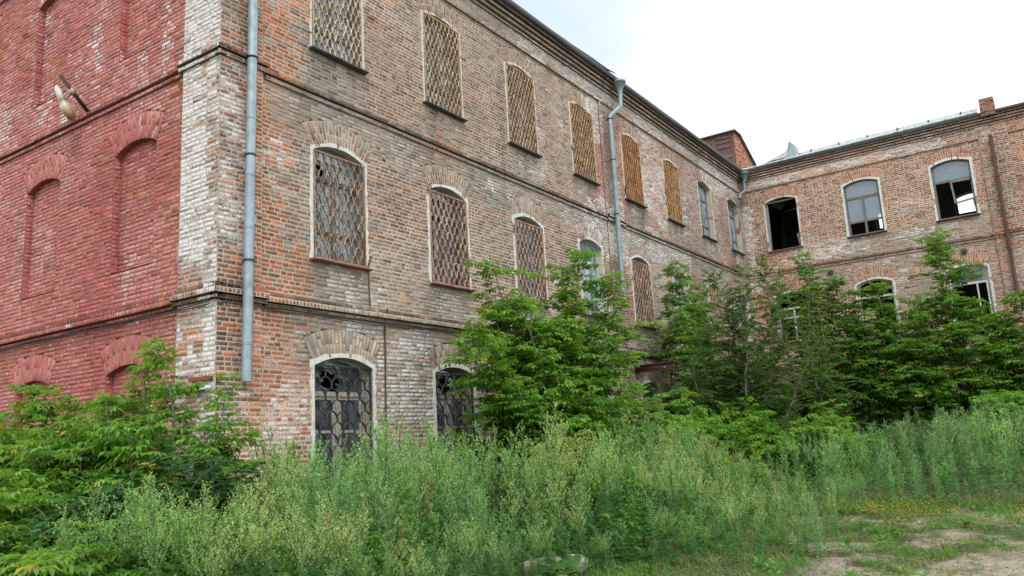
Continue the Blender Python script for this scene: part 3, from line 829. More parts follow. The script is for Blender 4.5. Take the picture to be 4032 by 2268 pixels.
# side wing
for i in range(5):
    op = C_op(i, 2); h = op[3] + op[4] - op[2]; uc = (op[0] + op[1]) / 2
    if i == 0:
        w = wood(WC, op, '', 'wreck', (.24, .23, .22), d=-.12); w['label'] = 'empty window with torn remains of its frame'
        trim(WC, op, w, .06, ruin=.35); sill(WC, op, w, (.3, .14, .09), 'stone')
    elif i == 1:
        w = wood(WC, op, '', 'frame', (.15, .145, .14), d=-.1, tr=.70, lo=.26)
        glazing(WC, op, w, mat='sky_glass', skip=('bl', 'br'), tr=.70, lo=.26, d=-.13)
        trim(WC, op, w, .085, depth=.15); sill(WC, op, w, (.06, .055, .05), 'iron')
    else:
        w = wood(WC, op, '', 'frame', (.17, .165, .155), d=-.12, tr=.66, lo=0, mull=False)
        w['label'] = 'window with open lower half and a hanging broken sash'
        pane(WC, pane_poly(op, op[2] + h * .66 + .03, op[3] + .2), w, 'sky_glass', -.15)
        s = M()
        a, b, zt, zl = uc - .06, op[1] - .1, op[2] + h * .63, op[2] + h * .26
        for p, q in (((a, zt), (a + .05, zl)), ((a, zt), (b, zt - .02)), ((a + .05, zl), (b + .04, zl + .07)), ((b + .02, zl + .1), (b + .04, zl - .2))): bar(s, WC, p, q, .065, -.05, -.1, (.19, .185, .175))
        s.build('hanging_sash', MAT['wood'], w)
        trim(WC, op, w, .085, ruin=.15, depth=.16); sill(WC, op, w, (.07, .065, .06), 'iron')
    op = C_op(i, 1)
    w = wood(WC, op, '', 'frame', WHITEWOOD, d=-.12, tr=.68, lo=0 if i else .5, mull=i == 0)
    trim(WC, op, w, .08, ruin=(.55, .2, .25, .3, .3)[i], depth=.2); sill(WC, op, w, (.3, .14, .09), 'stone')
    if i >= 2:
        pane(WC, pane_poly(op, op[2] + (op[3] + op[4] - op[2]) * .68 + .03, op[3] + .2), w, 'clear', -.15)
        s = M(); q0, q1 = op[1] - .42, op[1] - .1; z0, z1 = op[2] + .12, op[2] + 1.42
        for p, q in (((q0, z0), (q0, z1)), ((q1, z0), (q1, z1)), ((q0, z1), (q1, z1)), ((q0, z0), (q1, z0))): bar(s, WC, p, q, .05, -.02, -.06, WHITEWOOD)
        cs = s.build('casement', MAT['wood'], w)
    if i == 1:
        s = M(); bar(s, WC, (op[0] + .1, op[2] + .02), (op[0] + .42, op[2] + 1.0), .42, -.25, -.27, (.45, .36, .22)); s.build('loose_board', MAT['wood'], w)
    op = C_op(i, 0)
    w = wood(WC, op, '', 'wreck', OLDWOOD); trim(WC, op, w, .06, ruin=.5); sill(WC, op, w, (.3, .14, .09), 'stone')

# ------------------------------------------------------------------ rooms behind the openings
BD = 6.5
back_ops = [(4.20, 5.52, 9.16, 11.55, .15, .4), (7.56, 8.92, 9.16, 11.55, .15, .4), (10.9, 12.2, 9.16, 11.55, .15, .4)]
m = M()
INT = (.20, .19, .17)
backing(m, WC, -8, 16, -.3, 12.7, back_ops, -BD, INT)
for o in back_ops:
    c = contour(o); n = len(c)
    V = np.concatenate([WC.P(c[:, 0], c[:, 1], -BD), WC.P(c[:, 0], c[:, 1], -BD - .45)])
    m.add(V, [(i, i + 1, n + i + 1, n + i) for i in range(n - 1)], (.3, .28, .25))
def slab(x0, y0, x1, y1, z0, z1, C=INT): m.box((x0, y0, z0), (x1, y1, z1), C)
for z in (.1, 4.45, 8.65, 12.55):
    slab(-.0 + .06, .06, LEN + .9, 6.0, z, z + .25)
    slab(LEN + .12, -16, LEN + BD - .05, .05, z, z + .25)
slab(.06, 6.0, LEN + 7, 6.2, -.3, 12.8); slab(LEN + .02, .06, LEN + .9, 6, -.3, 12.8)
slab(.14, .06, .3, 12, -.3, 12.3)
for y in (-6.35, -3.0, -16.2): slab(LEN + .6, y, LEN + BD - .02, y + .15, -.3, 8.7)
slab(LEN + .1, -16.2, LEN + BD, -16, -.3, 12.7); slab(LEN + .2, -3.05, LEN + BD - .02, -2.9, 8.6, 12.6)
slab(LEN - .3, -.02, LEN + BD, .06, -.3, 12.6)
m.build('interior', MAT['plain'], building)
m = M()
for o in back_ops:
    C = (.07, .065, .06); u0, u1, s, sp, ri, _ = o; uc = (u0 + u1) / 2
    for p, q in (((u0 + .04, s), (u0 + .04, sp)), ((u1 - .04, s), (u1 - .04, sp)), ((u0, s + .05), (u1, s + .05)), ((u0, s + 1.62), (u1, s + 1.62)), ((uc + .12, s + .05), (uc + .12, s + 1.62))): bar(m, WC, p, q, .1, -BD - .2, -BD - .28, C)
m.build('rear_window', MAT['wood'], building)

# ------------------------------------------------------------------ roof, gutters, downpipes
m = M()
def roof_sheet(W, u0, u1, prof, n, wob, C):
    u = np.linspace(u0, u1, n); k = len(prof)
    V = np.concatenate([W.P(u, z + wob * (vnoise(u * .9, u * 0 + j, 8) - .5), d) for j, (d, z) in enumerate(prof)])
    m.add(V, [(j * n + i, j * n + i + 1, (j + 1) * n + i + 1, (j + 1) * n + i) for j in range(k - 1) for i in range(n - 1)], C)
roof_sheet(WA, -.4, LEN + .2, [(.30, 12.79), (.37, 12.80), (.39, 12.94), (.36, 12.965), (-6.2, 14.3)], 60, .03, (.055, .06, .065))
roof_sheet(WC, -.3, 16, [(.30, 12.79), (.33, 12.80), (.345, 12.90), (.32, 12.92), (-3.2, 13.7), (-6.8, 12.9)], 40, .02, (.07, .075, .08))
roof_sheet(WB, -.3, 12, [(.05, 12.36), (.16, 12.37), (.16, 12.44), (-6, 13.6)], 30, .02, (.07, .075, .08))
m.build('roof', MAT['iron'], building)
m = M()
roof_sheet(WC, .25, 9.45, [(.345, 12.905), (.385, 12.93), (.385, 12.995), (.30, 13.01)], 40, .02, (.55, .60, .63))
roof_sheet(WC, 2.75, 9.45, [(.20, 13.0), (.16, 13.17), (.13, 13.17), (.14, 13.0)], 40, .015, (.42, .47, .50))
e = m.build('gutter', MAT['zinc'], building); e['label'] = 'pale zinc gutter along the eave of the side wing'
for u in np.arange(3.3, 9.4, 1.12):
    s = M(); bar(s, WC, (u, 12.99), (u, 13.2), .05, .19, .17, (.05, .05, .05)); s.build('gutter_bracket', MAT['iron'], building)
# sheets torn up by the wind
m = M()
def loose(W, pts, C):
    P = np.array([[W.P(*p) for p in row] for row in pts]); r, c = P.shape[:2]
    V = P.reshape(-1, 3); F = [(i * c + j, i * c + j + 1, (i + 1) * c + j + 1, (i + 1) * c + j) for i in range(r - 1) for j in range(c - 1)]
    m.add(V, F, C); m.add(V + np.array([0, 0, -.012]), [f[::-1] for f in F], C)
loose(WC, [[(.9, 12.98, .30), (1.3, 13.02, .3), (1.7, 13.06, .32), (2.1, 13.06, .32), (2.35, 13.1, .28)], [(.95, 13.05, -.2), (1.35, 13.2, -.1), (1.8, 13.3, .05), (2.2, 13.4, .1), (2.4, 13.45, .1)], [(1.0, 13.1, -1.2), (1.4, 13.3, -1.2), (1.9, 13.4, -1), (2.3, 13.5, -.6), (2.5, 13.5, -.4)]], (.36, .40, .42))
loose(WC, [[(2.2, 13.02, .32), (2.45, 13.0, .34), (2.75, 13.02, .32)], [(2.25, 13.3, .15), (2.5, 13.25, .28), (2.8, 13.2, .2)], [(2.35, 13.6, .1), (2.6, 13.5, .2), (2.78, 13.4, .12)], [(2.45, 13.85, .18), (2.5, 13.7, .2), (2.7, 13.5, .1)]], (.22, .28, .30))
m.build('torn_roof_sheet', MAT['zinc'], building)['label'] = 'torn zinc sheet curling up at the eave of the side wing'
m = M()
loose(WA, [[(10.6, 12.95, .37), (11.6, 12.97, .38), (12.6, 12.99, .40), (13.6, 12.98, .42), (14.15, 13.0, .46)], [(10.7, 13.0, .1), (11.7, 13.1, .12), (12.7, 13.13, .16), (13.4, 13.1, .2), (13.75, 13.06, .25)]], (.16, .22, .23))
m.build('torn_roof_sheet', MAT['zinc'], building)['label'] = 'lifted roof sheet beside the middle funnel'

def pipe(W, path, r, C, mat, label, funnel=None, clamps=(), joints=()):
    m = M()
    P = np.array([W.P(u, z, d) for u, z, d in path])
    m.tube(dense(P, .5), r, C, 14)
    for z in joints:
        for i in range(len(P) - 1):
            a, b = P[i], P[i + 1]
            if min(a[2], b[2]) <= z <= max(a[2], b[2]) and abs(a[2] - b[2]) > 1:
                t = (z - a[2]) / (b[2] - a[2]); q = a + (b - a) * t
                m.tube([q - (0, 0, .02), q + (0, 0, .02)], r + .006, np.array(C) * .85, 14)
    o = m.build('downpipe', MAT[mat], building, smooth=False); o['label'] = label
    for z in clamps:
        for i in range(len(P) - 1):
            a, b = P[i], P[i + 1]
            if min(a[2], b[2]) <= z <= max(a[2], b[2]) and abs(a[2] - b[2]) > 1:
                t = (z - a[2]) / (b[2] - a[2]); q = a + (b - a) * t
                s = M(); s.tube([q - (0, 0, .014), q + (0, 0, .014)], r + .014, (.03, .03, .03), 14)
                s.tube([q, q - W.n * (W.n @ (q - W.o) + .02)], .012, (.04, .03, .03), 6)
                s.build('pipe_clamp', MAT['iron'], o)
    if funnel:
        u, z, d = funnel; c = W.P(u, z, d)
        s = M(); s.lathe([(r + .005, -.42), (r + .01, -.30), (.20, -.07), (.215, -.06), (.215, 0), (.20, .0), (.19, -.05), (r, -.28)], c, C, 18)
        s.build('funnel', MAT[mat], o)
    return o
ZN = (.29, .37, .43)
pipe(WA, [(.40, 2.80, .21), (.42, 4.4, .21), (.46, 8.3, .21), (.50, 12.7, .21)], .082, ZN, 'zinc', 'straight galvanised downpipe by the corner pilaster', clamps=(4.75, 6.55, 8.30, 10.4), joints=(3.4, 5.3, 6.2, 7.2, 9.4))
pipe(WA, [(13.80, 5.92, .22), (13.84, 8.5, .22), (13.88, 11.55, .22), (14.34, 11.98, .40), (14.34, 12.40, .42)], .076, (.24, .31, .35), 'zinc', 'galvanised downpipe with funnel in the middle of the long facade', funnel=(14.34, 12.82, .42), clamps=(6.25, 8.35, 10.1, 11.45), joints=(7.3, 9.2))
pipe(WA, [(25.75, 11.55, .24), (25.83, 11.75, .26), (26.2, 11.98, .36), (26.2, 12.45, .40)], .08, (.17, .21, .22), 'zinc', 'short broken downpipe with funnel in the inner corner', funnel=(26.2, 12.80, .42))
pipe(WC, [(9.70, 5.95, .17), (9.72, 9.0, .17), (9.72, 12.02, .17)], .062, (.10, .06, .055), 'rusty', 'rusty brown downpipe on the side wing', clamps=(7.6, 10.4))

# conduits, cables, iron odds and ends on the facade
m = M(); m.tube([WA.P(3.75, 4.35, .1), WA.P(3.74, 4.0, .03), WA.P(3.68, .8, .03)], .017, (.09, .05, .04), 6); m.build('conduit', MAT['rusty'], building)
m = M(); m.tube([WA.P(3.40, 5.35, .03), WA.P(3.29, 5.1, .05), WA.P(3.26, 4.33, .11)], .016, (.09, .05, .04), 6); m.build('conduit', MAT['rusty'], building)
m = M(); m.tube([WB.P(.10, 13, .08), WB.P(.12, 10.0, .08), WB.P(.2, 9.93, .03)], .02, (.05, .05, .055), 6); m.build('conduit', MAT['iron'], building)
m = M()
for k in range(2):
    u = np.linspace(-.02, 13, 60); z = 4.055 - .03 * k - .035 * np.abs(np.sin(u * 1.1 + k)) * (u > 1); d = .075 + .06 * (u < .85) + .02 * k
    m.tube(WA.P(u, z, d), .011, (.02, .02, .02), 5)
    u = np.linspace(-.02, 8, 40); z = 4.06 - .03 * k - .03 * np.abs(np.sin(u * 1.4 + k)); d = .075 + .06 * (u < 1) + .02 * k
    m.tube(WB.P(u, z, d), .011, (.02, .02, .02), 5)
m.build('cable', MAT['iron'], building)['label'] = 'black cables sagging under the lower string course'
for (s_, z_) in ((3.39, 7.87), (8.23, 7.84)):
    m = M(); c = WC.P(s_, z_, 0); m.tube([c + WC.n * -.02, c + WC.n * .05], .12, (.06, .045, .04), 14); m.tube([c + WC.n * .05, c + WC.n * .09], .05, (.05, .04, .04), 8)
    m.build('tie_plate', MAT['iron'], building)
m = M(); bar(m, WB, (.02, 2.72), (.62, 2.70), .05, .16, .07, (.7, .75, .78)); m.build('white_bracket', MAT['enamel'], building)
m = M(); bar(m, WA, (.02, 2.86), (-.04, 2.86), .1, .1, .05, (.2, .1, .08)); bar(m, WB, (-.02, 2.86), (.5, 2.87), .06, .14, .05, (.2, .07, .05)); m.build('iron_band', MAT['rusty'], building)

# fire wall above the inner corner, faced with rusty sheet
m = M()
prof = [(LEN + .15, 12.6), (LEN + .15, 15.02), (LEN + .75, 15.02), (LEN + 4.6, 13.1), (LEN + 4.6, 12.6)]
def zone_F(u, z):
    c, w, mo = zone_C(u, z); return pick(np.array([.42, .15, .075]), len(u), .22), w * .3, mo * .7
q = []
for r in range(31):
    za, zb = 12.6 + r * .078, 12.6 + (r + 1) * .078
    xr = LEN + .75 + (15.02 - (za + zb) / 2) / 1.92 * 3.85
    us = np.arange(LEN + .15 + (0 if r % 2 else -.13), xr, .26); us = np.append(us, xr); us[0] = LEN + .15
    q += [((us[i], za), (us[i + 1], za), (us[i + 1], zb), (us[i], zb)) for i in range(len(us) - 1) if us[i + 1] - us[i] > .03]
WF = Wall((0, .02, 0), (1, 0, 0), (0, -1, 0))
cells(m, WF, np.array(q), 0, zone_F, jit=.012)
a = np.array([(x, .05, z) for x, z in prof]); b = a + np.array([0, 5.0, 0]); n = len(a)
m.ngon(b[::-1], (.3, .12, .08)); m.ngon(a, (.3, .12, .08)); m.add(np.concatenate([a, b]), [(i, (i + 1) % n, n + (i + 1) % n, n + i) for i in range(n)], (.3, .12, .08))
fw = m.build('fire_wall', MAT['brick'], building); fw['label'] = 'brick fire wall rising above the inner corner, its side clad in rusty sheet'
m = M()
for k in range(5):
    y0, y1 = .06 + k, .06 + k + .985
    for z0, z1 in ((13.25, 14.1), (14.1, 15.0)):
        V = np.array([(LEN + .12 - .012 * (k % 2), y0, z0), (LEN + .12 - .012 * (k % 2), y1, z0 + .01), (LEN + .11, y1, z1), (LEN + .13, y0, z1)])
        m.add(V, [(0, 1, 2, 3)], np.array([.13, .085, .085]) * rng.uniform(.75, 1.25))
    for zz in (13.5, 13.8, 14.3, 14.55, 14.75):
        if k == 0: m.box((LEN + .095, .2, zz), (LEN + .115, .85, zz + .10), (.14, .095, .095))
m.build('cladding', MAT['rusty'], fw)
m = M()
top = [(LEN + .0, 15.06), (LEN + .82, 15.06), (LEN + 4.8, 13.08)]
for (x0, z0), (x1, z1) in zip(top[:-1], top[1:]):
    V = np.array([(x0, -.1, z0), (x1, -.1, z1), (x1, 5.1, z1), (x0, 5.1, z0), (x0, -.1, z0 - .07), (x1, -.1, z1 - .07), (x1, 5.1, z1 - .07), (x0, 5.1, z0 - .07)])
    m.add(V, [(0, 1, 2, 3), (4, 7, 6, 5), (0, 4, 5, 1), (3, 2, 6, 7), (0, 3, 7, 4)], (.09, .075, .075))
m.build('coping', MAT['rusty'], fw)
# brick stub on the eave of the side wing
m = M()
courses(m, WC, 9.55, 10.02, 12.72, 13.42, .40, soot(zone_C, .55), (), 'mix', jit=.012)
WD = Wall(WC.P(10.02, 0, .40) * np.array([1, 1, 0]), -WC.n, WC.u); WE = Wall(WC.P(9.55, 0, -.25) * np.array([1, 1, 0]), WC.n, -WC.u)
zz = lambda u, z: soot(zone_C, .55)(u * 0 + 9.8, z)
courses(m, WD, 0, .65, 12.72, 13.42, 0, zz, (), 'mix'); courses(m, WE, 0, .65, 12.72, 13.42, 0, zz, (), 'mix')
V = [WC.P(9.55, 13.41, .40), WC.P(10.02, 13.41, .40), WC.P(10.02, 13.41, -.25), WC.P(9.55, 13.41, -.25)]
m.add(np.array(V), [(0, 1, 2, 3)], (.2, .19, .18))
m.build('parapet_stub', MAT['brick'], building)

# ------------------------------------------------------------------ things on the facade
# old street lamp on a flat iron arm, propped on the string course of the red wall
lamp = empty('wall_lamp', WB.P(4.05, 8.40, .1), 'stained white street lamp on a black iron arm leaning out from the red wall', 'lamp')
def local(m, name, mat, root, smooth=False):
    o = m.build(name, MAT[mat], root, smooth=smooth); o.matrix_parent_inverse = root.matrix_world.inverted(); return o
m = M(); a, b = WB.P(3.98, 8.36, .06), WB.P(4.22, 9.03, .50); s_ = np.array([.0, .042, .012]); t_ = np.array([.02, .0, .015])
m.add(np.array([a - s_ - t_, a + s_ - t_, a + s_ + t_, a - s_ + t_, b - s_ - t_, b + s_ - t_, b + s_ + t_, b - s_ + t_]), [(0, 3, 2, 1), (4, 5, 6, 7), (0, 1, 5, 4), (1, 2, 6, 5), (2, 3, 7, 6), (3, 0, 4, 7)], (.035, .03, .035))
local(m, 'arm', 'iron', lamp)
c = a + (b - a) * .55
m = M(); m.box(c - (.05, .055, .06), c + (.04, .055, .05), (.42, .38, .30)); m.tube([c, c + (WB.P(4.22, 8.5, .42) - c) * .9], .02, (.2, .17, .13), 6)
local(m, 'clamp', 'enamel', lamp)
m = M()
ax = [WB.P(4.31, 8.83, .50), WB.P(4.29, 8.78, .50), WB.P(4.24, 8.64, .47), WB.P(4.20, 8.55, .45), WB.P(4.18, 8.51, .44), WB.P(4.14, 8.40, .41), WB.P(4.10, 8.28, .36), WB.P(4.07, 8.18, .31), WB.P(4.06, 8.12, .27)]
rad = np.array([.03, .056, .062, .066, .07, .098, .095, .068, .02])
LC = [(.5, .56, .56), (.5, .56, .56), (.5, .54, .5), (.34, .25, .14), (.12, .08, .05), (.55, .52, .4), (.36, .26, .12), (.17, .11, .06), (.08, .05, .035)]
m.tube(ax, rad, (.5, .5, .5), 14)
m.c[0][:len(ax) * 14, :3] = np.repeat(np.array(LC), 14, 0)
local(m, 'housing', 'enamel', lamp, True)
m = M(); m.tube([WB.P(4.22, 8.54, .37), WB.P(4.12, 8.3, .29), WB.P(4.09, 8.2, .25)], [.05, .085, .03], (.35, .33, .28), 12)
local(m, 'lens', 'enamel', lamp, True)

# remains of the entrance canopy
can = empty('entrance_canopy', (14.6, 0, 3.6), 'rusty steel beam and bent zinc sheet left of an entrance canopy', 'canopy')
m = M()
x, y0, y1, z = 14.6, 0.0, -1.31, 3.67
for zz, hw, th in ((z + .10, .06, .012), (z - .10, .06, .012)): m.box((x - hw, y1, zz - th), (x + hw, y0, zz + th), (.10, .045, .04))
m.box((x - .008, y1, z - .088), (x + .008, y0, z + .088), (.10, .045, .04))
m.tube([(x - .01, y1 + .32, z - .02), (x - .03, y1 + .32, z - .02)], .025, (.4, .38, .35), 8)
local(m, 'beam', 'rusty', can)
m = M()
P = np.array([[(13.6 + .13 * i, .0 - .24 * j, 4.12 + .10 * math.exp(-((i - 4) / 2.5) ** 2) - .05 * j + (.02 if i % 2 else 0)) for i in range(10)] for j in range(3)]); V = P.reshape(-1, 3)
m.add(V, [(j * 10 + i, j * 10 + i + 1, (j + 1) * 10 + i + 1, (j + 1) * 10 + i) for j in range(2) for i in range(9)], (.55, .6, .63))
local(m, 'canopy_sheet', 'zinc', can)
m = M(); m.box((13.8, -.3, 3.93), (14.5, .0, 4.0), (.09, .07, .06)); local(m, 'canopy_shadow_slab', 'rusty', can)  # dark slab standing in for the shadow under the canopy sheet

# ------------------------------------------------------------------ ground
def gz(x, y):
    x = np.asarray(x, float); y = np.asarray(y, float)
    m = .62 * np.exp(-((x - 17.5) / 4.5) ** 2 - ((y + 9.2) / 3.2) ** 2)
    n = .10 * (vnoise(x * .45, y * .45, 201) - .5) + .03 * (vnoise(x * 2, y * 2, 202) - .5)
    return m + n * sstep(400, 30, np.abs(x) + np.abs(y)) - .02
def axis(lo, hi, st, far):
    a = list(np.arange(lo, hi, st)); s = st
    while a[-1] < far: s *= 1.5; a.append(a[-1] + s)
    s = st
    while a[0] > -far: s *= 1.5; a.insert(0, a[0] - s)
    return np.array(a)
gx, gy = np.unique(np.concatenate([axis(-9, 27, .3, 500), np.arange(0, 10, .08)]).round(4)), np.unique(np.concatenate([axis(-15, 8, .3, 500), np.arange(-12, -5, .08)]).round(4))
X, Yg = np.meshgrid(gx, gy, indexing='ij')
m = M()
Zg = gz(X, Yg)
# the building keeps its floor above the soil
V = np.stack([X, Yg, Zg], -1).reshape(-1, 3); ny = len(gy)
def bare(x, y):
    """how bare the trodden clearing is"""
    n = fbm(x * .55, y * .9, 210) + .5 * (fbm(x * 2.6, y * 2.6, 212) - .5) + .2 * (fbm(x * 7, y * 7, 214) - .5)
    clr = sstep(-.8, .8, 9.2 - x) * sstep(-.5, .6, -y - (8.5 - .31 * x))
    return clr * .9 * sstep(.44, .62, n + .10 * sstep(-8, -9.5, y))
bm = bare(V[:, 0], V[:, 1])[:, None]
soil = np.array([[.075, .075, .04]]) * (.7 + .6 * fbm(V[:, 0] * 3, V[:, 1] * 3, 211))[:, None]
dirt = np.array([[.27, .228, .18]]) * (.75 + .5 * fbm(V[:, 0] * 1.7, V[:, 1] * 1.7, 213))[:, None]
i, j = np.meshgrid(np.arange(len(gx) - 1), np.arange(ny - 1), indexing='ij'); i, j = i.ravel(), j.ravel()
m.add(V, np.stack([i * ny + j, (i + 1) * ny + j, (i + 1) * ny + j + 1, i * ny + j + 1], 1), soil * (1 - bm) + dirt * bm)
MAT['soil'] = material('trodden_soil', 1.0, .35, 9.0, bump=.8, bscale=14, spec=.1)
g = m.build('ground', MAT['soil'], None); tag(g, 'bare trodden earth and weedy soil in front of the building', 'ground', kind='structure')

# ------------------------------------------------------------------ vegetation
def unit(v):
    return v / (np.linalg.norm(v, axis=-1, keepdims=True) + 1e-9)

def blades(m, base, d, up, L, Wd, C, droop=.15, fold=.25):
    """many leaf-shaped quads: base point, direction, side from d x up"""
    base = np.asarray(base, float); d = unit(np.asarray(d, float)); n = len(base)
    L = np.broadcast_to(L, (n,))[:, None]; Wd = np.broadcast_to(Wd, (n,))[:, None]
    side = unit(np.cross(d, up)); nor = np.cross(side, d)
    mid = base + d * L * .45
    l = mid + side * Wd * .5 + nor * Wd * fold; r = mid - side * Wd * .5 + nor * Wd * fold
    tip = base + d * L - np.array([0, 0, 1.0]) * L * droop
    V = np.stack([base, r, tip, l], 1).reshape(-1, 3)
    m.add(V, np.arange(4 * n).reshape(-1, 4), np.repeat(np.asarray(C, float), 4, 0))

def jit_cols(base, n, v=.22, h=.12):
    c = np.tile(np.asarray(base, float), (n, 1)) * (1 + rng.normal(0, v, (n, 1)))
    c[:, 0] *= 1 + rng.normal(0, h * 1.4, n); c[:, 2] *= 1 + rng.normal(0, h, n)
    return np.clip(c, .01, .6)

def leaves(m, P, D, kind, size, C):
    """leaf of a kind at each P growing along D"""
    n = len(P)
    if n == 0: return
    D = unit(D); UP = np.tile(np.array([0, 0, 1.0]), (n, 1)) + rng.normal(0, .25, (n, 3))
    side = unit(np.cross(D, UP)); S = size * rng.uniform(.7, 1.2, n)
    if kind == 'pinnate':                                    # box elder: terminal leaflet and two or three pairs, drooping
        dn = np.array([0, 0, -1.0])
        ra = D * (S * 1.5)[:, None]
        for k, (t, sg) in enumerate([(1.0, 0), (.68, 1), (.68, -1), (.36, 1), (.36, -1)]):
            b = P + ra * t + dn * (S * .25 * t * t)[:, None]
            d = D * (.75 if sg else 1) + side * sg * .85 + dn * rng.uniform(.25, .75, (n, 1))
            blades(m, b, d, UP, S * rng.uniform(.8, 1.15, n), S * .42, C * rng.uniform(.85, 1.15, (n, 1)), .18)
        blades(m, P, D, UP, S * 1.5, S * .05, C * .8 + .02, .1)
    elif kind == 'maple':
        dn = np.array([0, 0, -1.0])
        b = P + D * (S * .7)[:, None]
        for a in (-1.25, -.65, 0, .65, 1.25):
            d = D * math.cos(a) + side * math.sin(a) + dn * .25
            blades(m, b, d, UP, S * (1.0 if abs(a) < 1 else .75), S * .5, C, .12, .05)
    else:                                                    # ovate
        d = D + rng.normal(0, .25, (n, 3)); blades(m, P, d, UP, S, S * .52, C, .12, .18)

def woody(name, base, tips, kind='pinnate', size=.105, col=(.075, .19, .035), young=(.21, .36, .06), dens=1.0, twig=.55, bare_to=.12, r0=.03, label='', cat='tree', group=None, extra=None, down=.2, bow=.25, fill=0):
    """tree or shrub: stems from the base to given tips, side twigs, leaves on the twigs"""
    base = np.array([base[0], base[1], float(gz(base[0], base[1])) - .05]); root = empty(name, base, label, cat, group)
    tips = list(tips)
    for q in range(fill):
        i, j = random.sample(range(len(tips)), 2); w_ = random.random()
        p = np.array(tips[i]) * w_ + np.array(tips[j]) * (1 - w_); p[:2] += rng.normal(0, .25, 2); p[2] *= rng.uniform(.5, .9); tips.append(tuple(p))
    tm, cm = M(), M()
    LP, LD, LT = [], [], []
    for tip in tips:
        tip = np.array(tip, float); Ls = np.linalg.norm(tip - base); n = max(6, int(Ls / .3))
        t = np.linspace(0, 1, n)[:, None]
        out = (tip - base) * np.array([1, 1, 0])
        path = base + (tip - base) * t + out * bow * (t - t ** 2) * -1.0 + np.array([0, 0, 1.0]) * bow * .5 * Ls * (t - t ** 2) * .5
        path += np.array([math.sin(tip[0] * 9), math.cos(tip[1] * 7), 0]) * .07 * Ls * np.sin(t * 3.1) * (1 if len(tips) > 3 else .3)
        path[1:-1] += rng.normal(0, .02 * Ls / 4, (n - 2, 3))
        rr = (r0 * (1 - .86 * t[:, 0])) * min(1, Ls / 4 + .3)
        tm.tube(path, rr, np.array([.20, .19, .15]) * rng.uniform(.8, 1.2), 6)
        nt = int(Ls * 22 * dens)
        for k in range(nt):
            f = bare_to + (1 - bare_to) * (k + rng.random()) / nt
            p = path[min(n - 1, int(f * (n - 1)))] + (path[min(n - 1, int(f * (n - 1)) + 1)] - path[min(n - 1, int(f * (n - 1)))]) * rng.random()
            a = k * 2.4 + rng.normal(0, .9)
            clump = vnoise(f * 6 + base[0] * 3.1 + tip[0], math.cos(a) * 1.2 + base[1] * 2.3, 55)
            if clump < .30: continue
            ln = twig * (1.3 - f) ** .45 * rng.choice([.4, .75, 1.1, 1.7], p=[.25, .35, .28, .12]) * (.5 + clump) * min(1.0, .45 + 2.2 * (f - bare_to + .1))
            d = np.array([math.cos(a), math.sin(a), rng.uniform(.1, 1.5)]); d /= np.linalg.norm(d)
            q = np.linspace(0, 1, 4)[:, None]
            tw = p + d * ln * q + np.array([0, 0, -down * 1.8]) * ln * q ** 2
            tm.tube(tw, np.array([.007, .005, .004, .003]) * (r0 / .03) ** .5, (.16, .19, .08), 4, cap=False)
            nl = max(2, int(ln / (size * (.55 if kind != 'ovate' else .33))))
            for j in range(nl):
                u = .22 + .78 * (j + .6) / nl
                lp = tw[0] + d * ln * u + np.array([0, 0, -down * 1.8]) * ln * u * u
                b = a + (1.2 if j % 2 else -1.2) + rng.normal(0, .4)
                LP.append(lp); LD.append((math.cos(b), math.sin(b), rng.uniform(-.15, .55))); LT.append(f * .6 + u * .4)
        for j in range(5):
            b = j * 1.26; LP.append(path[-1]); LD.append((math.cos(b), math.sin(b), .8)); LT.append(1.0)
    LP, LD, LT = np.array(LP), np.array(LD), np.array(LT)
    n = len(LP)
    C = jit_cols(col, n)
    yv = np.clip(LT - .55 + rng.normal(0, .15, n), 0, .5)[:, None] * 1.5
    C = C * (1 - yv) + np.array(young) * yv
    od = rng.random(n) < .012
    C[od] = (.42, .36, .06)
    leaves(cm, LP, LD, kind, size, C)
    if extra is not None: extra(cm)
    for mm, nm, mt in ((tm, 'trunk', 'bark'), (cm, 'crown', 'leaf')):
        o = mm.build(nm, MAT[mt], root); o.matrix_parent_inverse = root.matrix_world.inverted()
    return root

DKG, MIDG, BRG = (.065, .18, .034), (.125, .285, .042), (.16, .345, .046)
def fan(base, h, rad, n, up=.75, seed=0):
    """tips of a bushy shrub"""
    out = []
    for k in range(n):
        a = k * 2.399 + seed; r = rad * math.sqrt((k + .4) / n); z = h * (1 - (1 - up) * (r / rad) ** 1.3) * rng.uniform(.68, 1.08)
        out.append((base[0] + r * math.cos(a), base[1] + r * math.sin(a), z))
    return out
LB = 'shrubs against the red wall'
def shrub(b, h, rad, n, label, group, **k):
    tips = fan(b, h, rad, int(n * 1.5), k.pop('up', .66), k.pop('seed', b[0] * 7 + b[1]))
    k.setdefault('dens', 1.25); k.setdefault('bare_to', .08)
    return woody('shrub', b, tips, label=label, cat='shrub', group=group, **k)
woody('sapling', (-1.3, -.3), [(-1.2, -.36, 3.25), (-1.15, .05, 3.1), (-1.5, .4, 2.5), (-1.7, -.5, 2.1), (-.9, .6, 2.5)], label='tallest leafy shoots against the red wall, left of the corner pilaster', cat='sapling', group=LB, col=MIDG, twig=.45, dens=1.0)
shrub((-1.2, 1.3), 2.85, 1.2, 13, 'bushy box elder second in height before the blind arch of the red wall', LB, col=MIDG)
shrub((-1.3, 2.9), 2.85, 1.2, 13, 'box elder shrub in the middle of the red wall', LB, col=MIDG)
shrub((-1.3, 4.9), 2.6, 1.2, 13, 'box elder shrub at the left edge of the photo beside the red wall', LB, col=DKG)
shrub((-2.6, .3), 1.85, 1.0, 11, 'bright low box elder bush in front of the taller red wall shrubs', LB, col=BRG)
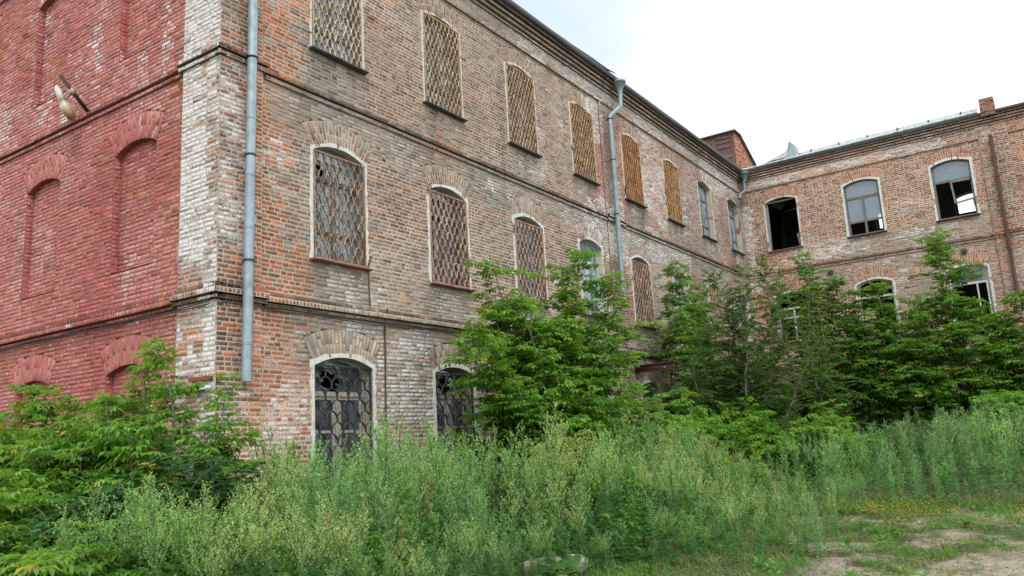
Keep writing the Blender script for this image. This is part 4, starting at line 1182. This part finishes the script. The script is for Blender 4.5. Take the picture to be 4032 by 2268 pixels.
shrub((-2.5, 2.3), 1.8, 1.1, 11, 'dense low bush in front at the left edge', LB, col=MIDG)
shrub((-3.6, 1.0), 1.25, .95, 11, 'lowest bush in the bottom left corner', LB, col=BRG)
shrub((-3.5, -.7), 1.15, .85, 10, 'low dark bush behind the pale weed tops at bottom left', LB, col=DKG)
def yellow(cm):
    P = np.array([(-2.15, -1.78, 1.72), (-2.2, -1.9, 1.62), (-2.05, -1.65, 1.60), (-2.12, -1.8, 1.48), (-2.3, -1.95, 1.36), (-1.98, -1.72, 1.38)])
    D = np.array([(-.6, -.6, .2), (-1, -.1, .1), (-.2, -1, .1), (-.7, -.7, 0), (-1, 0, 0), (0, -1, 0)])
    leaves(cm, P, D, 'maple', .10, np.tile((.42, .38, .08), (6, 1)))
shrub((-2.3, -1.5), 1.55, .85, 10, 'maple shrub with a few yellow leaves at its top', LB, kind='maple', size=.085, col=(.04, .12, .035), young=(.07, .19, .05), extra=yellow)
shrub((-1.4, -1.9), 1.75, .85, 10, 'dark maple shrub at the foot of the corner pilaster', LB, kind='maple', size=.085, col=(.035, .11, .035), young=(.06, .17, .05))
for b, h, l in [((-3.1, -2.3), 1.05, 'low leafy bush between the maple shrubs and the pale weed tops'), ((-4.3, 2.4), 1.15, 'low bush furthest out at the left edge'), ((-4.4, -.1), .95, 'smallest bush at the very bottom left'), ((-2.0, 3.6), 2.2, 'leafy bush behind the low left edge bushes'), ((-1.9, .6), 2.2, 'leafy bush between the red wall and the bright low bush')]:
    shrub(b, h, .95, 10, l, LB, col=MIDG)
woody('sapling', (-.95, -1.45), [(-.95, -1.55, 2.65), (-1.1, -1.3, 2.0), (-.7, -1.6, 1.9)], label='slender sapling standing before the corner pilaster', cat='sapling', group=LB, col=MIDG, twig=.38, dens=.9)

T = 'trees along the long facade'
woody('box_elder', (6.4, -2.0), [(5.04, -1.75, 5.15), (5.5, -1.8, 4.4), (7.3, -2.5, 5.6), (7.9, -3.0, 5.1), (3.9, -2.0, 3.55), (4.6, -2.3, 2.9), (8.3, -2.8, 3.3), (6.4, -2.4, 4.0), (7.0, -1.7, 3.7), (5.6, -2.4, 2.4), (7.6, -2.3, 2.7), (6.5, -2.8, 2.2), (8.8, -2.3, 2.4)], label='big light green box elder covering the fourth window bay, with two tall leaders', cat='tree', group=T, col=MIDG, young=(.24, .40, .06), twig=.85, dens=1.35, r0=.05, bare_to=.1, fill=7)
woody('sapling', (5.2, -.8), [(5.15, -.9, 2.2), (4.95, -1.1, 1.7), (5.5, -.9, 1.5)], label='sapling growing in front of the second ground floor window', cat='sapling', group=T, col=MIDG, twig=.4)
shrub((5.3, -3.0), 2.05, .7, 8, 'yellowish box elder bush below the big tree', T, col=(.16, .25, .04), young=(.3, .34, .05))
for q, (b, h, r, l) in enumerate([((9.7, -2.4), 2.75, 1.1, 'bright green bush under the steel beam, nearest the big box elder'), ((11.4, -3.0), 2.7, 1.2, 'bright green bush in the middle of the low row below the willow'), ((13.2, -3.8), 2.5, 1.2, 'bright green bush right of the beam end below the willow'), ((15.6, -5.0), 2.35, 1.2, 'bright green bush at the right end of the low row')]):
    shrub(b, h, r, 11, l, 'bright bushes below the trees', col=BRG, young=(.19, .36, .05))
woody('box_elder', (16.2, -1.0), [(15.5, -1.2, 6.9), (15.8, -1.0, 6.2), (16.3, -1.3, 5.9), (16.9, -1.5, 6.3), (15.2, -1.4, 5.3), (16.4, -1.2, 4.8)], label='slim box elder reaching up beside the grilled window right of the middle downpipe', cat='tree', group=T, col=MIDG, twig=.55, dens=.8, bare_to=.5, r0=.045)
woody('box_elder', (17.2, -1.2), fan((17.2, -1.2), 4.6, 1.5, 12, .6), label='dark leafy tree in the shade behind the willow', cat='tree', group=T, col=(.03, .085, .025), young=(.05, .13, .03), twig=.8, dens=.9, r0=.05)  # leaf colours darkened to paint in the shadow of this foliage mass
woody('willow', (14.3, -3.1), [(13.3, -3.2, 5.9), (13.8, -3.9, 6.0), (14.8, -4.1, 6.5), (12.9, -2.8, 4.4), (12.5, -2.7, 3.6), (14.0, -3.4, 4.9), (15.6, -4.4, 5.5), (14.9, -4.6, 4.2), (13.4, -3.5, 3.4), (15.8, -4.9, 3.8), (14.2, -4.0, 3.2)], kind='ovate', size=.085, label='upright willow with oval leaves and bare leading shoots, in front of the inner corner', cat='tree', group=T, col=(.07, .165, .045), young=(.13, .25, .06), twig=.75, dens=1.6, r0=.045, bow=.1, fill=5)
woody('willow', (18.6, -4.2), [(18.3, -3.6, 6.6), (19.3, -4.3, 6.4), (18.0, -4.0, 5.2), (18.6, -4.5, 4.4), (19.0, -3.9, 4.0), (17.8, -4.4, 3.6)], kind='ovate', size=.085, label='second willow further back, before the corner of the side wing', cat='tree', group=T, col=(.075, .17, .04), young=(.15, .25, .05), twig=.8, dens=1.5, r0=.045, bow=.1, fill=5)
CT = 'trees before the side wing'
for b, tips, l, c in [
    ((23.3, -3.0), [(23, -3.2, 8.0), (23.1, -3.0, 6.6), (23.3, -3.8, 6.4), (23, -3.5, 5), (22.6, -2.8, 3.4)], 'tree with a tall tip just right of the inner corner', MIDG),
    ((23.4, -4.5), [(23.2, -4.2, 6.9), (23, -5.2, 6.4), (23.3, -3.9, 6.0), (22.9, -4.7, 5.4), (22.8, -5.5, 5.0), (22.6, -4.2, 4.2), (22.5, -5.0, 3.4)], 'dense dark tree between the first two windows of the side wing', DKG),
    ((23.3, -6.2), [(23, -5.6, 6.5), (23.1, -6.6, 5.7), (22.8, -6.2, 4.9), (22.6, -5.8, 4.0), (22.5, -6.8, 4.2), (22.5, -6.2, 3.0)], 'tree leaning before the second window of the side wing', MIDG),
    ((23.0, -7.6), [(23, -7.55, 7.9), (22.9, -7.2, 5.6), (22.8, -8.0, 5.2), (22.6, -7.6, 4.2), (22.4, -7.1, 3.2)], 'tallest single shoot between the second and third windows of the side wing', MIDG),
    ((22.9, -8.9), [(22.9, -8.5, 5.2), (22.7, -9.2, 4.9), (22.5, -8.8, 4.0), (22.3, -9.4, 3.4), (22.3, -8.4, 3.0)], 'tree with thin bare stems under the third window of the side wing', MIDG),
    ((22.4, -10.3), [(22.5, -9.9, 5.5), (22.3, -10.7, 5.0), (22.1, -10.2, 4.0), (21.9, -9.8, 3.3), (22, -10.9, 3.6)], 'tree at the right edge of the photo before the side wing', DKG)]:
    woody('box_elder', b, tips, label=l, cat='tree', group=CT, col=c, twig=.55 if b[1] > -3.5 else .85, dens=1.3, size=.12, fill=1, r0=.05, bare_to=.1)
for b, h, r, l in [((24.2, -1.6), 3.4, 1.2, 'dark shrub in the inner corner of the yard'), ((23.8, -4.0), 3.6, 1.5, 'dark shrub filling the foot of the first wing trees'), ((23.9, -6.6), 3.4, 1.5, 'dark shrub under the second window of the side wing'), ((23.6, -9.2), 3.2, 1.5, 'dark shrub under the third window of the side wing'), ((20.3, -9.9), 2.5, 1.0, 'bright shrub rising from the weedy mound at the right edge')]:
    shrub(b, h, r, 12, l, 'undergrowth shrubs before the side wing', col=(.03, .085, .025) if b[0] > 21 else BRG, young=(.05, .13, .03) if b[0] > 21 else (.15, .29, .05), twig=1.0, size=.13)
# self-sown plants on the eave in the inner corner
m = M(); P = np.array([(26.0 + rng.random() * .9, -.2 + rng.random() * .3, 12.95 + rng.random() * .25) for _ in range(60)])
leaves(m, P, rng.normal(0, 1, (60, 3)) + np.array([0, 0, .8]), 'ovate', .09, jit_cols((.16, .22, .06), 60))
tag(m.build('eave_plant', MAT['leaf'], None), 'small green plants rooted on the eave in the inner corner', 'plant')

# --- mugwort
def mugwort(h, pale, bushy=1.0, fine=1.0, seed=0, lean=.06):
    m = M()
    r = np.random.default_rng(seed)
    bend = r.normal(0, lean, 2)
    def at(t): return np.stack([bend[0] * h * t ** 2, bend[1] * h * t ** 2, h * t], -1)
    t = np.linspace(0, .93, 7); m.tube(at(t), np.linspace(.006, .0025, 7), (.13, .15, .07), 4, cap=False)
    n = int(95 * bushy)                                   # feathery leaves
    tl = r.uniform(.04, .82, n); a = r.uniform(0, 6.28, n); P = at(tl)
    D = np.stack([np.cos(a), np.sin(a), r.uniform(.0, .8, n)], -1)
    Lf = .125 * (1.12 - tl) * r.uniform(.7, 1.3, n); up = np.array([0, 0, 1.0])
    C = np.tile(np.array([.14, .315, .105]), (n, 1)) * r.uniform(.65, 1.35, (n, 1)); C[:, 2] *= r.uniform(.7, 1.5, n)
    S = unit(np.cross(D, up))
    blades(m, P, D, up, Lf, Lf * .16, C, .2)
    for k, q in ((.35, .8), (.35, -.8), (.6, .6), (.6, -.6)):
        blades(m, P + unit(D) * (Lf * k)[:, None], D + S * q, up, Lf * .5, Lf * .12, C * 1.05, .2)
    nb = int(26 * bushy)                                  # ascending side branches with flower heads
    tb = np.sort(r.uniform(.50, .97, nb)); a = np.arange(nb) * 2.4 + r.normal(0, .4, nb)
    FC = np.array(pale)
    for k in range(nb):
        L_ = (.34 * (1.08 - tb[k]) / .55 + .03) * h * .62 * r.uniform(.6, 1.2)
        p = at(tb[k]); d = np.array([math.cos(a[k]) * .62, math.sin(a[k]) * .62, .85]); d /= np.linalg.norm(d)
        nf = max(5, int(L_ / .013 * fine)); u = r.uniform(.12, 1.0, nf)[:, None]
        Q = p + d * L_ * u + np.array([0, 0, .18]) * L_ * u ** 2 + r.normal(0, .005, (nf, 3))
        dd = d * .8 + r.normal(0, .6, (nf, 3))
        blades(m, Q, dd, up, r.uniform(.016, .032, nf), r.uniform(.010, .019, nf), FC * r.uniform(.7, 1.25, (nf, 1)), .0)
        blades(m, p[None], d[None], up, L_, .005, FC[None] * .6, .0)
        ns = 4; u = r.uniform(.0, .5, ns)[:, None]
        blades(m, p + d * L_ * u, d + r.normal(0, .7, (ns, 3)), up, .055, .010, np.tile((.10, .21, .08), (ns, 1)), .15)
    nf = 26; u = r.uniform(.86, 1.02, nf)
    blades(m, at(u) + r.normal(0, .006, (nf, 3)), r.normal(0, .7, (nf, 3)) + np.array([0, 0, .8]), up, .02, .012, FC * r.uniform(.7, 1.25, (nf, 1)), 0)
    return m
PALE, GREY, BLUE = (.50, .60, .28), (.36, .55, .23), (.28, .49, .22)
kinds = []
for k in range(9):
    pal = (PALE, GREY, GREY, PALE, BLUE, GREY, BLUE, PALE, GREY)[k]
    mm = mugwort(1.45, pal, 1.0, 1.0, 300 + k, .10)
    kinds.append(mm)
def merged(mm):
    return np.concatenate(mm.v), np.concatenate(mm.f[4]), np.concatenate(mm.c)
def in_field(x, y):
    """the weed field between the clearing and the long facade"""
    front = np.interp(x, [-5.2, -3.6, -2.5, -1.0, .6, 1.6, 2.6, 4.5, 6.5, 9.5], [-3.0, -4.2, -4.9, -5.0, -5.0, -5.3, -6.3, -6.1, -5.6, -5.6])
    back = np.interp(x, [-5.2, -3.6, -2.6, -1.0, .0, 2, 4.3, 5, 9.5], [-1.2, -1.6, -2.2, -2.5, -.7, -.5, -.6, -2.2, -3.2])
    return front, back
spots = []
while len(spots) < 520:
    x = rng.uniform(-3.3, 9.8); f, b = in_field(x, 0); y = rng.uniform(f, b)
    if 3 < x < 8 and y > -2.4 and rng.random() < .5: continue
    spots.append((x, y))
spots = np.array(spots)
dist = np.hypot(spots[:, 0] - CAM[0], spots[:, 1] - CAM[1])
spots = spots[np.argsort(dist)]
protos = []
names = {PALE: 'mugwort weed with pale cream flower spikes in the field before the facade', GREY: 'grey green mugwort weed in the field before the facade', BLUE: 'bluish green mugwort weed in the field before the facade'}
grp = {PALE: 'pale flowering weeds in the field', GREY: 'grey green weeds in the field', BLUE: 'bluish weeds in the field'}
for k, mm in enumerate(kinds):
    pal = (PALE, GREY, GREY, PALE, BLUE, GREY, BLUE, PALE, GREY)[k]
    o = mm.build('mugwort', MAT['weed'], None); tag(o, names[pal], 'weed', grp[pal]); protos.append(o)
rest = M()
KA = [merged(mm) for mm in kinds]
for i, (x, y) in enumerate(spots):
    pat = vnoise(x * .8, y * .8, 400)
    k = int(rng.choice([0, 3, 7] if pat > .56 else ([4, 6, 2] if pat < .36 else [1, 2, 5, 8])))
    f, b = in_field(x, 0)
    d = math.hypot(x - CAM[0], y - CAM[1])
    h = (1.0 + .24 * (vnoise(x * .9, y * .9, 401) - .5) * 2 + rng.normal(0, .14)) * (1.04 if y > f + .8 else .80) * (.84 if x < -1.5 else 1.0)
    sx = h * rng.uniform(.85, 1.2); rz = rng.uniform(0, 6.28)
    if i < 290:
        o = protos[k] if protos[k].get('used') is None and False else protos[k].copy()
        COL.objects.link(o)
        o.location = (x, y, float(gz(x, y))); o.rotation_euler = (rng.normal(0, .05), rng.normal(0, .05), rz); o.scale = (sx, sx, h)
    else:
        V, F, C = KA[k]; c, s = math.cos(rz), math.sin(rz)
        W_ = np.stack([(V[:, 0] * c - V[:, 1] * s) * sx + x, (V[:, 0] * s + V[:, 1] * c) * sx + y, V[:, 2] * h + float(gz(x, y))], 1)
        rest.add(W_, F, C * np.array([1, 1, 1, 0]) * rng.uniform(.85, 1.1))
for o in protos: bpy.data.objects.remove(o)
for _ in range(260):
    x = rng.uniform(-2.5, 9.3); f, b = in_field(x, 0); y = f - 1.7 * rng.random() ** 1.5 * (1 if x > 2.2 else .35)
    V, F, C = KA[rng.integers(0, 9)]; h = rng.uniform(.22, .6); sx = h * rng.uniform(1, 1.4); rz = rng.uniform(0, 6.28); c, s = math.cos(rz), math.sin(rz)
    rest.add(np.stack([(V[:, 0] * c - V[:, 1] * s) * sx + x, (V[:, 0] * s + V[:, 1] * c) * sx + y, V[:, 2] * h + float(gz(x, y))], 1), F, C * np.array([1, 1, 1, 0]) * rng.uniform(.8, 1.1))
tag(rest.build('weed_thicket', MAT['weed'], None), 'thicket of mugwort weeds further back and along the ragged front of the weed field', 'weeds', kind='stuff')

# weeds on the mound at the right, before the side wing
mnd = M()
kinds2 = [merged(mugwort(1.35, c, .8, .7, 350 + k, .06)) for k, c in enumerate([BLUE, GREY, (.24, .40, .20), (.34, .44, .24)])]
for _ in range(640):
    while True:
        x, y = rng.uniform(9.3, 23), rng.uniform(-12.2, -4.2)
        if y < -5.2 - .0 * x or x > 11: break
    edge = sstep(9.0, 12.5, x + .3 * (vnoise(x, y, 9) - .5))
    V, F, C = kinds2[rng.integers(0, 4)]
    h = (.40 + .55 * edge) * rng.uniform(.65, 1.25); sx = h * rng.uniform(.9, 1.3); rz = rng.uniform(0, 6.28); c, s = math.cos(rz), math.sin(rz)
    mnd.add(np.stack([(V[:, 0] * c - V[:, 1] * s) * sx + x, (V[:, 0] * s + V[:, 1] * c) * sx + y, V[:, 2] * h + float(gz(x, y))], 1), F, C * np.array([1, 1, 1, 0]) * (.75 + .75 * vnoise(x * .7, y * .7, 88)) * rng.uniform(.85, 1.15))
tag(mnd.build('mound_weeds', MAT['weed'], None), 'fine bluish weeds covering the low mound before the side wing', 'weeds', kind='stuff')

# leafy undergrowth below the weeds and bushes
un = M()
def scatter(n, xr, yr, ok, hz, size, col, kind='ovate', v=.25):
    x, y = rng.uniform(*xr, n * 3), rng.uniform(*yr, n * 3); k = ok(x, y); x, y = x[k][:n], y[k][:n]
    z = gz(x, y) + rng.uniform(hz[0], hz[1], len(x)) ** 1.0
    P = np.stack([x, y, z], 1); a = rng.uniform(0, 6.28, len(x))
    leaves(un, P, np.stack([np.cos(a), np.sin(a), rng.uniform(-.2, .8, len(x))], 1), kind, size, jit_cols(col, len(x), v))
def field_ok(x, y):
    f, b = in_field(x, 0); return (y > f - .25) & (y < b + .4)
scatter(15000, (-3.4, 9.8), (-6.6, -.4), field_ok, (.0, .62), .075, (.09, .23, .06))
scatter(6000, (-4.8, 0), (-3.2, 6.5), lambda x, y: (x < -.4) & (y > -2.6 - (x + 1) * .2), (.0, .9), .08, (.05, .135, .03), 'pinnate')
scatter(9000, (9.0, 24), (-12, -3.5), lambda x, y: x > 9, (0, .4), .07, (.09, .23, .06))
scatter(5000, (4, 24), (-5.2, -.3), lambda x, y: y > -5.2, (.0, 1.1), .09, (.05, .13, .03), 'pinnate')
tag(un.build('undergrowth', MAT['leaf'], None), 'low leafy undergrowth beneath the weeds and bushes', 'undergrowth', kind='stuff')

# grass and clover of the clearing
gr = M()
def in_clear(x, y):
    f, b = in_field(x, 0)
    return ((x < 9.8) & (y < f + .3)) | ((x >= 9.3) & (x < 10.5) & (y < -5.5))
n = 80000; x, y = rng.uniform(-2, 10.5, n), rng.uniform(-12.5, -4.6, n)
k = in_clear(x, y) & (rng.random(n) > .90 * bare(x, y) + .05); x, y = x[k], y[k]; n = len(x)
f, _ = in_field(x, 0); near = sstep(1.6, .0, np.minimum(f - y, np.maximum(9.6 - x, 0)))
hh = (.03 + .07 * rng.random(n) ** 2 + .16 * near * rng.random(n)) * (1 - .4 * bare(x, y))
D = np.stack([rng.normal(0, .5, n), rng.normal(0, .5, n), np.ones(n)], 1)
gc = jit_cols((.13, .235, .07), n, .25); yl = rng.random(n) < .15; gc[yl] = (.30, .27, .13)
blades(gr, np.stack([x, y, gz(x, y)], 1), D, np.array([.3, .5, .2]), hh, .010, gc, .25)
k = rng.random(n) < .22; q = k.sum(); a = rng.uniform(0, 6.28, q)
blades(gr, np.stack([x[k], y[k], gz(x[k], y[k]) + .02 + .03 * rng.random(q)], 1), np.stack([np.cos(a), np.sin(a), rng.uniform(0, .6, q)], 1), np.array([0, 0, 1.0]), .045, .03, jit_cols((.11, .21, .06), q, .25), .1)
for _ in range(420):
    x0, y0 = rng.uniform(-1, 10), rng.uniform(-12, -5.0)
    if not in_clear(np.array([x0]), np.array([y0]))[0] or rng.random() < .6 * float(bare(np.array([x0]), np.array([y0]))[0]): continue
    q = rng.integers(14, 40); sz = rng.uniform(.04, .13)
    P = np.stack([x0 + rng.normal(0, sz, q), y0 + rng.normal(0, sz, q), np.zeros(q)], 1); P[:, 2] = gz(P[:, 0], P[:, 1])
    cl = jit_cols((.12, .27, .055) if rng.random() < .75 else (.26, .27, .12), q, .2)
    if rng.random() < .5: blades(gr, P, np.stack([rng.normal(0, .5, q), rng.normal(0, .5, q), np.ones(q)], 1), np.array([.3, .5, .2]), rng.uniform(.1, .28), .012, cl, .3)
    else:
        P[:, 2] += rng.uniform(.01, .12, q); a = rng.uniform(0, 6.28, q); blades(gr, P, np.stack([np.cos(a), np.sin(a), rng.uniform(0, .7, q)], 1), np.array([0, 0, 1.0]), rng.uniform(.05, .10), .04, cl, .1)
tag(gr.build('grass', MAT['weed'], None), 'patchy short grass and clover on the trodden clearing', 'grass', kind='stuff')
yf = M()
n = 5000; x, y = rng.uniform(6.5, 11.2, n), rng.uniform(-11, -5.6, n)
k = (np.abs(x - (9.2 + .25 * (y + 8))) < .9 + .5 * vnoise(x, y, 77)) & (vnoise(x * 1.5, y * 1.5, 78) > .35); x, y = x[k], y[k]; n = len(x)
P = np.stack([x, y, gz(x, y) + rng.uniform(.05, .22, n)], 1)
blades(yf, P, rng.normal(0, .6, (n, 3)) + np.array([0, 0, .4]), np.array([0, 0, 1.0]), .024, .02, jit_cols((.55, .46, .03), n, .15, .05), 0)
tag(yf.build('yellow_flowers', MAT['weed'], None), 'carpet of tiny yellow flowers along the edge of the clearing', 'flowers', kind='stuff')
pb = M()
n = 3200; x, y = rng.uniform(0, 10, n), rng.uniform(-12, -5.5, n); k = bare(x, y) > .12; x, y = x[k], y[k]; n = len(x)
for i in range(n):
    r = .006 + .026 * rng.random() ** 4; c = np.array([x[i], y[i], float(gz(x[i], y[i])) + r * .2])
    o8 = np.array([(1, 0, 0), (0, 1, 0), (-1, 0, 0), (0, -1, 0), (0, 0, .8), (0, 0, -.8)]) * r * rng.uniform(.6, 1.3, (6, 1)) + c
    pb.add(o8, [(0, 1, 4), (1, 2, 4), (2, 3, 4), (3, 0, 4), (1, 0, 5), (2, 1, 5), (3, 2, 5), (0, 3, 5)], np.array([.27, .24, .20]) * rng.uniform(.35, 1.5))
tag(pb.build('pebbles', MAT['stone'], None), 'loose pebbles and rubble crumbs on the bare earth', 'pebbles', kind='stuff')

# nettles and dead stalks among the mugwort
def nettle(h, seed):
    m = M(); t = np.linspace(0, 1, 6); m.tube(np.stack([.05 * t ** 2, .03 * t ** 2, h * t], 1), np.linspace(.006, .003, 6), (.12, .19, .07), 4, cap=False)
    n = 60; tt = np.repeat(np.linspace(.12, 1, 15), 4); a = np.tile(np.arange(4) * 1.57, 15) + np.repeat(np.arange(15), 4) * .78
    P = np.stack([.05 * tt ** 2, .03 * tt ** 2, h * tt], 1)
    leaves(m, P, np.stack([np.cos(a), np.sin(a), rng.uniform(-.2, .5, n)], 1), 'ovate', .115, jit_cols((.11, .27, .05), n, .2)); return m
nt0 = [nettle(1.05, 1).build('nettle', MAT['leaf'], None), nettle(.8, 2).build('nettle', MAT['leaf'], None)]
k = 0
while k < 60:
    x = rng.uniform(-3.0, 9.5); f, b = in_field(x, 0); y = rng.uniform(f - .1, f + 1.6)
    o = nt0[k % 2] if k < 2 else nt0[k % 2].copy()
    if k >= 2: COL.objects.link(o)
    q = rng.uniform(.7, 1.2); o.location = (x, y, float(gz(x, y))); o.scale = (q, q, q); o.rotation_euler = (rng.normal(0, .08), rng.normal(0, .08), rng.uniform(0, 6.28))
    tag(o, 'broad leaved green nettle stem among the feathery weeds', 'weed', 'nettles among the weeds'); k += 1
ds = M(); t = np.linspace(0, 1, 7); ds.tube(np.stack([.10 * t ** 2, .05 * t, 1.1 * t], 1), np.linspace(.006, .003, 7), (.26, .17, .10), 5)
n = 60; tt = rng.uniform(.3, 1, n); a = rng.uniform(0, 6.28, n)
blades(ds, np.stack([.10 * tt ** 2, .05 * tt, 1.1 * tt], 1), np.stack([np.cos(a), np.sin(a), rng.uniform(-.3, .6, n)], 1), np.array([0, 0, 1.0]), .05, .022, jit_cols((.33, .22, .12), n), .3)
ds0 = ds.build('dry_stalk', MAT['weed'], None)
for i, (x, y, l) in enumerate([(-.9, -4.6, 'brown dead stalk at the front edge of the weeds, left of the rubble'), (1.9, -5.2, 'brown dead stalk behind the white rubble block'), (4.2, -5.7, 'brown dead stalk at the weed edge beside the clearing'), (7.6, -5.4, 'brown dead stalk furthest right at the weed edge')]):
    o = ds0 if i == 0 else ds0.copy()
    if i: COL.objects.link(o)
    o.location = (x, y, float(gz(x, y))); o.rotation_euler = (.05 * i, -.08, i * 1.9); o.scale = (1, 1, .75 + .1 * i); tag(o, l, 'dry weed', 'dead stalks')

# yellow flowering stalks
fl = M(); t = np.linspace(0, 1, 6); fl.tube(np.stack([.03 * t ** 2, .02 * t, 1.3 * t], 1), np.linspace(.007, .003, 6), (.12, .19, .06), 5)
n = 46; tt = rng.uniform(.1, .98, n); a = rng.uniform(0, 6.28, n)
blades(fl, np.stack([.03 * tt ** 2, .02 * tt, 1.3 * tt], 1), np.stack([np.cos(a), np.sin(a), rng.uniform(.2, .9, n)], 1), np.array([0, 0, 1.0]), .11 * (1.1 - tt) + .03, .025, jit_cols((.11, .23, .05), n))
n = 26; tt = rng.uniform(.82, 1.0, n); a = rng.uniform(0, 6.28, n)
blades(fl, np.stack([.03 * tt ** 2 + .02 * np.cos(a), .02 * tt + .02 * np.sin(a), 1.3 * tt], 1), np.stack([np.cos(a), np.sin(a), rng.uniform(0, .8, n)], 1), np.array([0, 0, 1.0]), .045, .04, jit_cols((.65, .50, .02), n, .1, .03), .1)
f0 = fl.build('yellow_stalk', MAT['weed'], None)
YL = ['yellow flowering stalk beside the sapling at the second ground floor window', 'yellow flowering stalk in the weeds before the big box elder', 'yellow flowering stalk in the weeds right of the yellowish bush', 'yellow flower heads deepest in the weeds below the bright bushes', 'yellow flower heads at the right of the weed field', 'single yellow stalk under the willow']
for i, (x, y, s) in enumerate([(3.4, -2.6, 1.15), (5.0, -4.4, 1.0), (6.5, -4.9, .95), (7.4, -5.2, .9), (8.2, -5.0, .95), (10.2, -4.9, 1.05)]):
    o = f0 if i == 0 else f0.copy()
    if i: COL.objects.link(o)
    o.location = (x, y, float(gz(x, y))); o.scale = (s, s, s); o.rotation_euler = (0, 0, i * 1.3)
    tag(o, YL[i], 'wildflower', 'yellow flowering stalks')

# burdock rosettes
for i, (x, y, s, l) in enumerate([(1.0, -5.35, 1.0, 'burdock rosette of broad leaves beside the concrete rubble'), (-.9, -5.1, 1.1, 'burdock rosette left of the rubble at the bottom edge'), (2.3, -5.75, .8, 'burdock leaves right of the white rubble block'), (3.4, -6.5, .7, 'small burdock at the edge of the clearing')]):
    m = M(); n = 11
    for k in range(n):
        a = k * 2.4; L_ = s * rng.uniform(.16, .34); d = np.array([math.cos(a), math.sin(a), rng.uniform(.25, .9)]); d /= np.linalg.norm(d)
        b = np.array([0, 0, .02]) + d * L_ * .7; m.tube([(0, 0, 0), b * .5, b], .006, (.13, .2, .07), 4, cap=False)
        sd = np.array([-math.sin(a), math.cos(a), 0]); col = np.array([.10, .235, .055]) * rng.uniform(.7, 1.3)
        ring = [b]
        for th in np.linspace(-2.5, 2.5, 11): ring.append(b + d * L_ * .38 + (d * math.cos(th) * .55 + sd * math.sin(th) * .48) * L_ * (1 + .06 * rng.normal()) + np.array([0, 0, -.12]) * L_ * (1 + math.cos(th)))
        V = np.array([b + d * L_ * .4 + np.array([0, 0, -.03])] + ring); nn = len(ring)
        m.add(V, [(0, 1 + j, 1 + (j + 1) % nn) for j in range(nn)], col)
    o = m.build('burdock', MAT['leaf'], None); o.location = (x, y, float(gz(x, y))); tag(o, l, 'plant', 'burdock rosettes')

# concrete rubble
def rock(name, loc, dims, rot, C, label):
    m = M(); n = 7
    g_ = np.linspace(-1, 1, n); V = []; F = []
    def face(f):
        k = len(V)
        for a in g_:
            for b in g_: V.append(f(a, b))
        for i in range(n - 1):
            for j in range(n - 1): F.append((k + i * n + j, k + (i + 1) * n + j, k + (i + 1) * n + j + 1, k + i * n + j + 1))
    face(lambda a, b: (a, b, 1)); face(lambda a, b: (b, a, -1)); face(lambda a, b: (1, a, b)); face(lambda a, b: (-1, b, a)); face(lambda a, b: (b, 1, a)); face(lambda a, b: (a, -1, b))
    V = np.array(V, float); l = np.linalg.norm(V, axis=1, keepdims=True); V = V * (1 - .16 * (l - 1))
    ns = lambda s: vnoise(V[:, 0] * 2.3 + V[:, 2] * 1.7 + 5, V[:, 1] * 2.3 - V[:, 2] + 9, s)[:, None] - .5
    V = V + np.hstack([ns(1), ns(2), ns(3)]) * .38
    m.add(V * np.array(dims), F, C)
    o = m.build(name, MAT['stone'], None); o.location = loc; o.rotation_euler = rot; tag(o, label, 'rubble', 'concrete rubble'); return o
rock('rubble_block', (1.25, -4.95, .05), (.26, .16, .10), (.1, -.12, -.75), (.36, .31, .27), 'long grey slab of concrete rubble at the bottom edge')
rock('rubble_block', (1.55, -5.3, .06), (.15, .12, .12), (.2, .1, .4), (.52, .50, .46), 'small whitish lump of concrete right of the long slab')
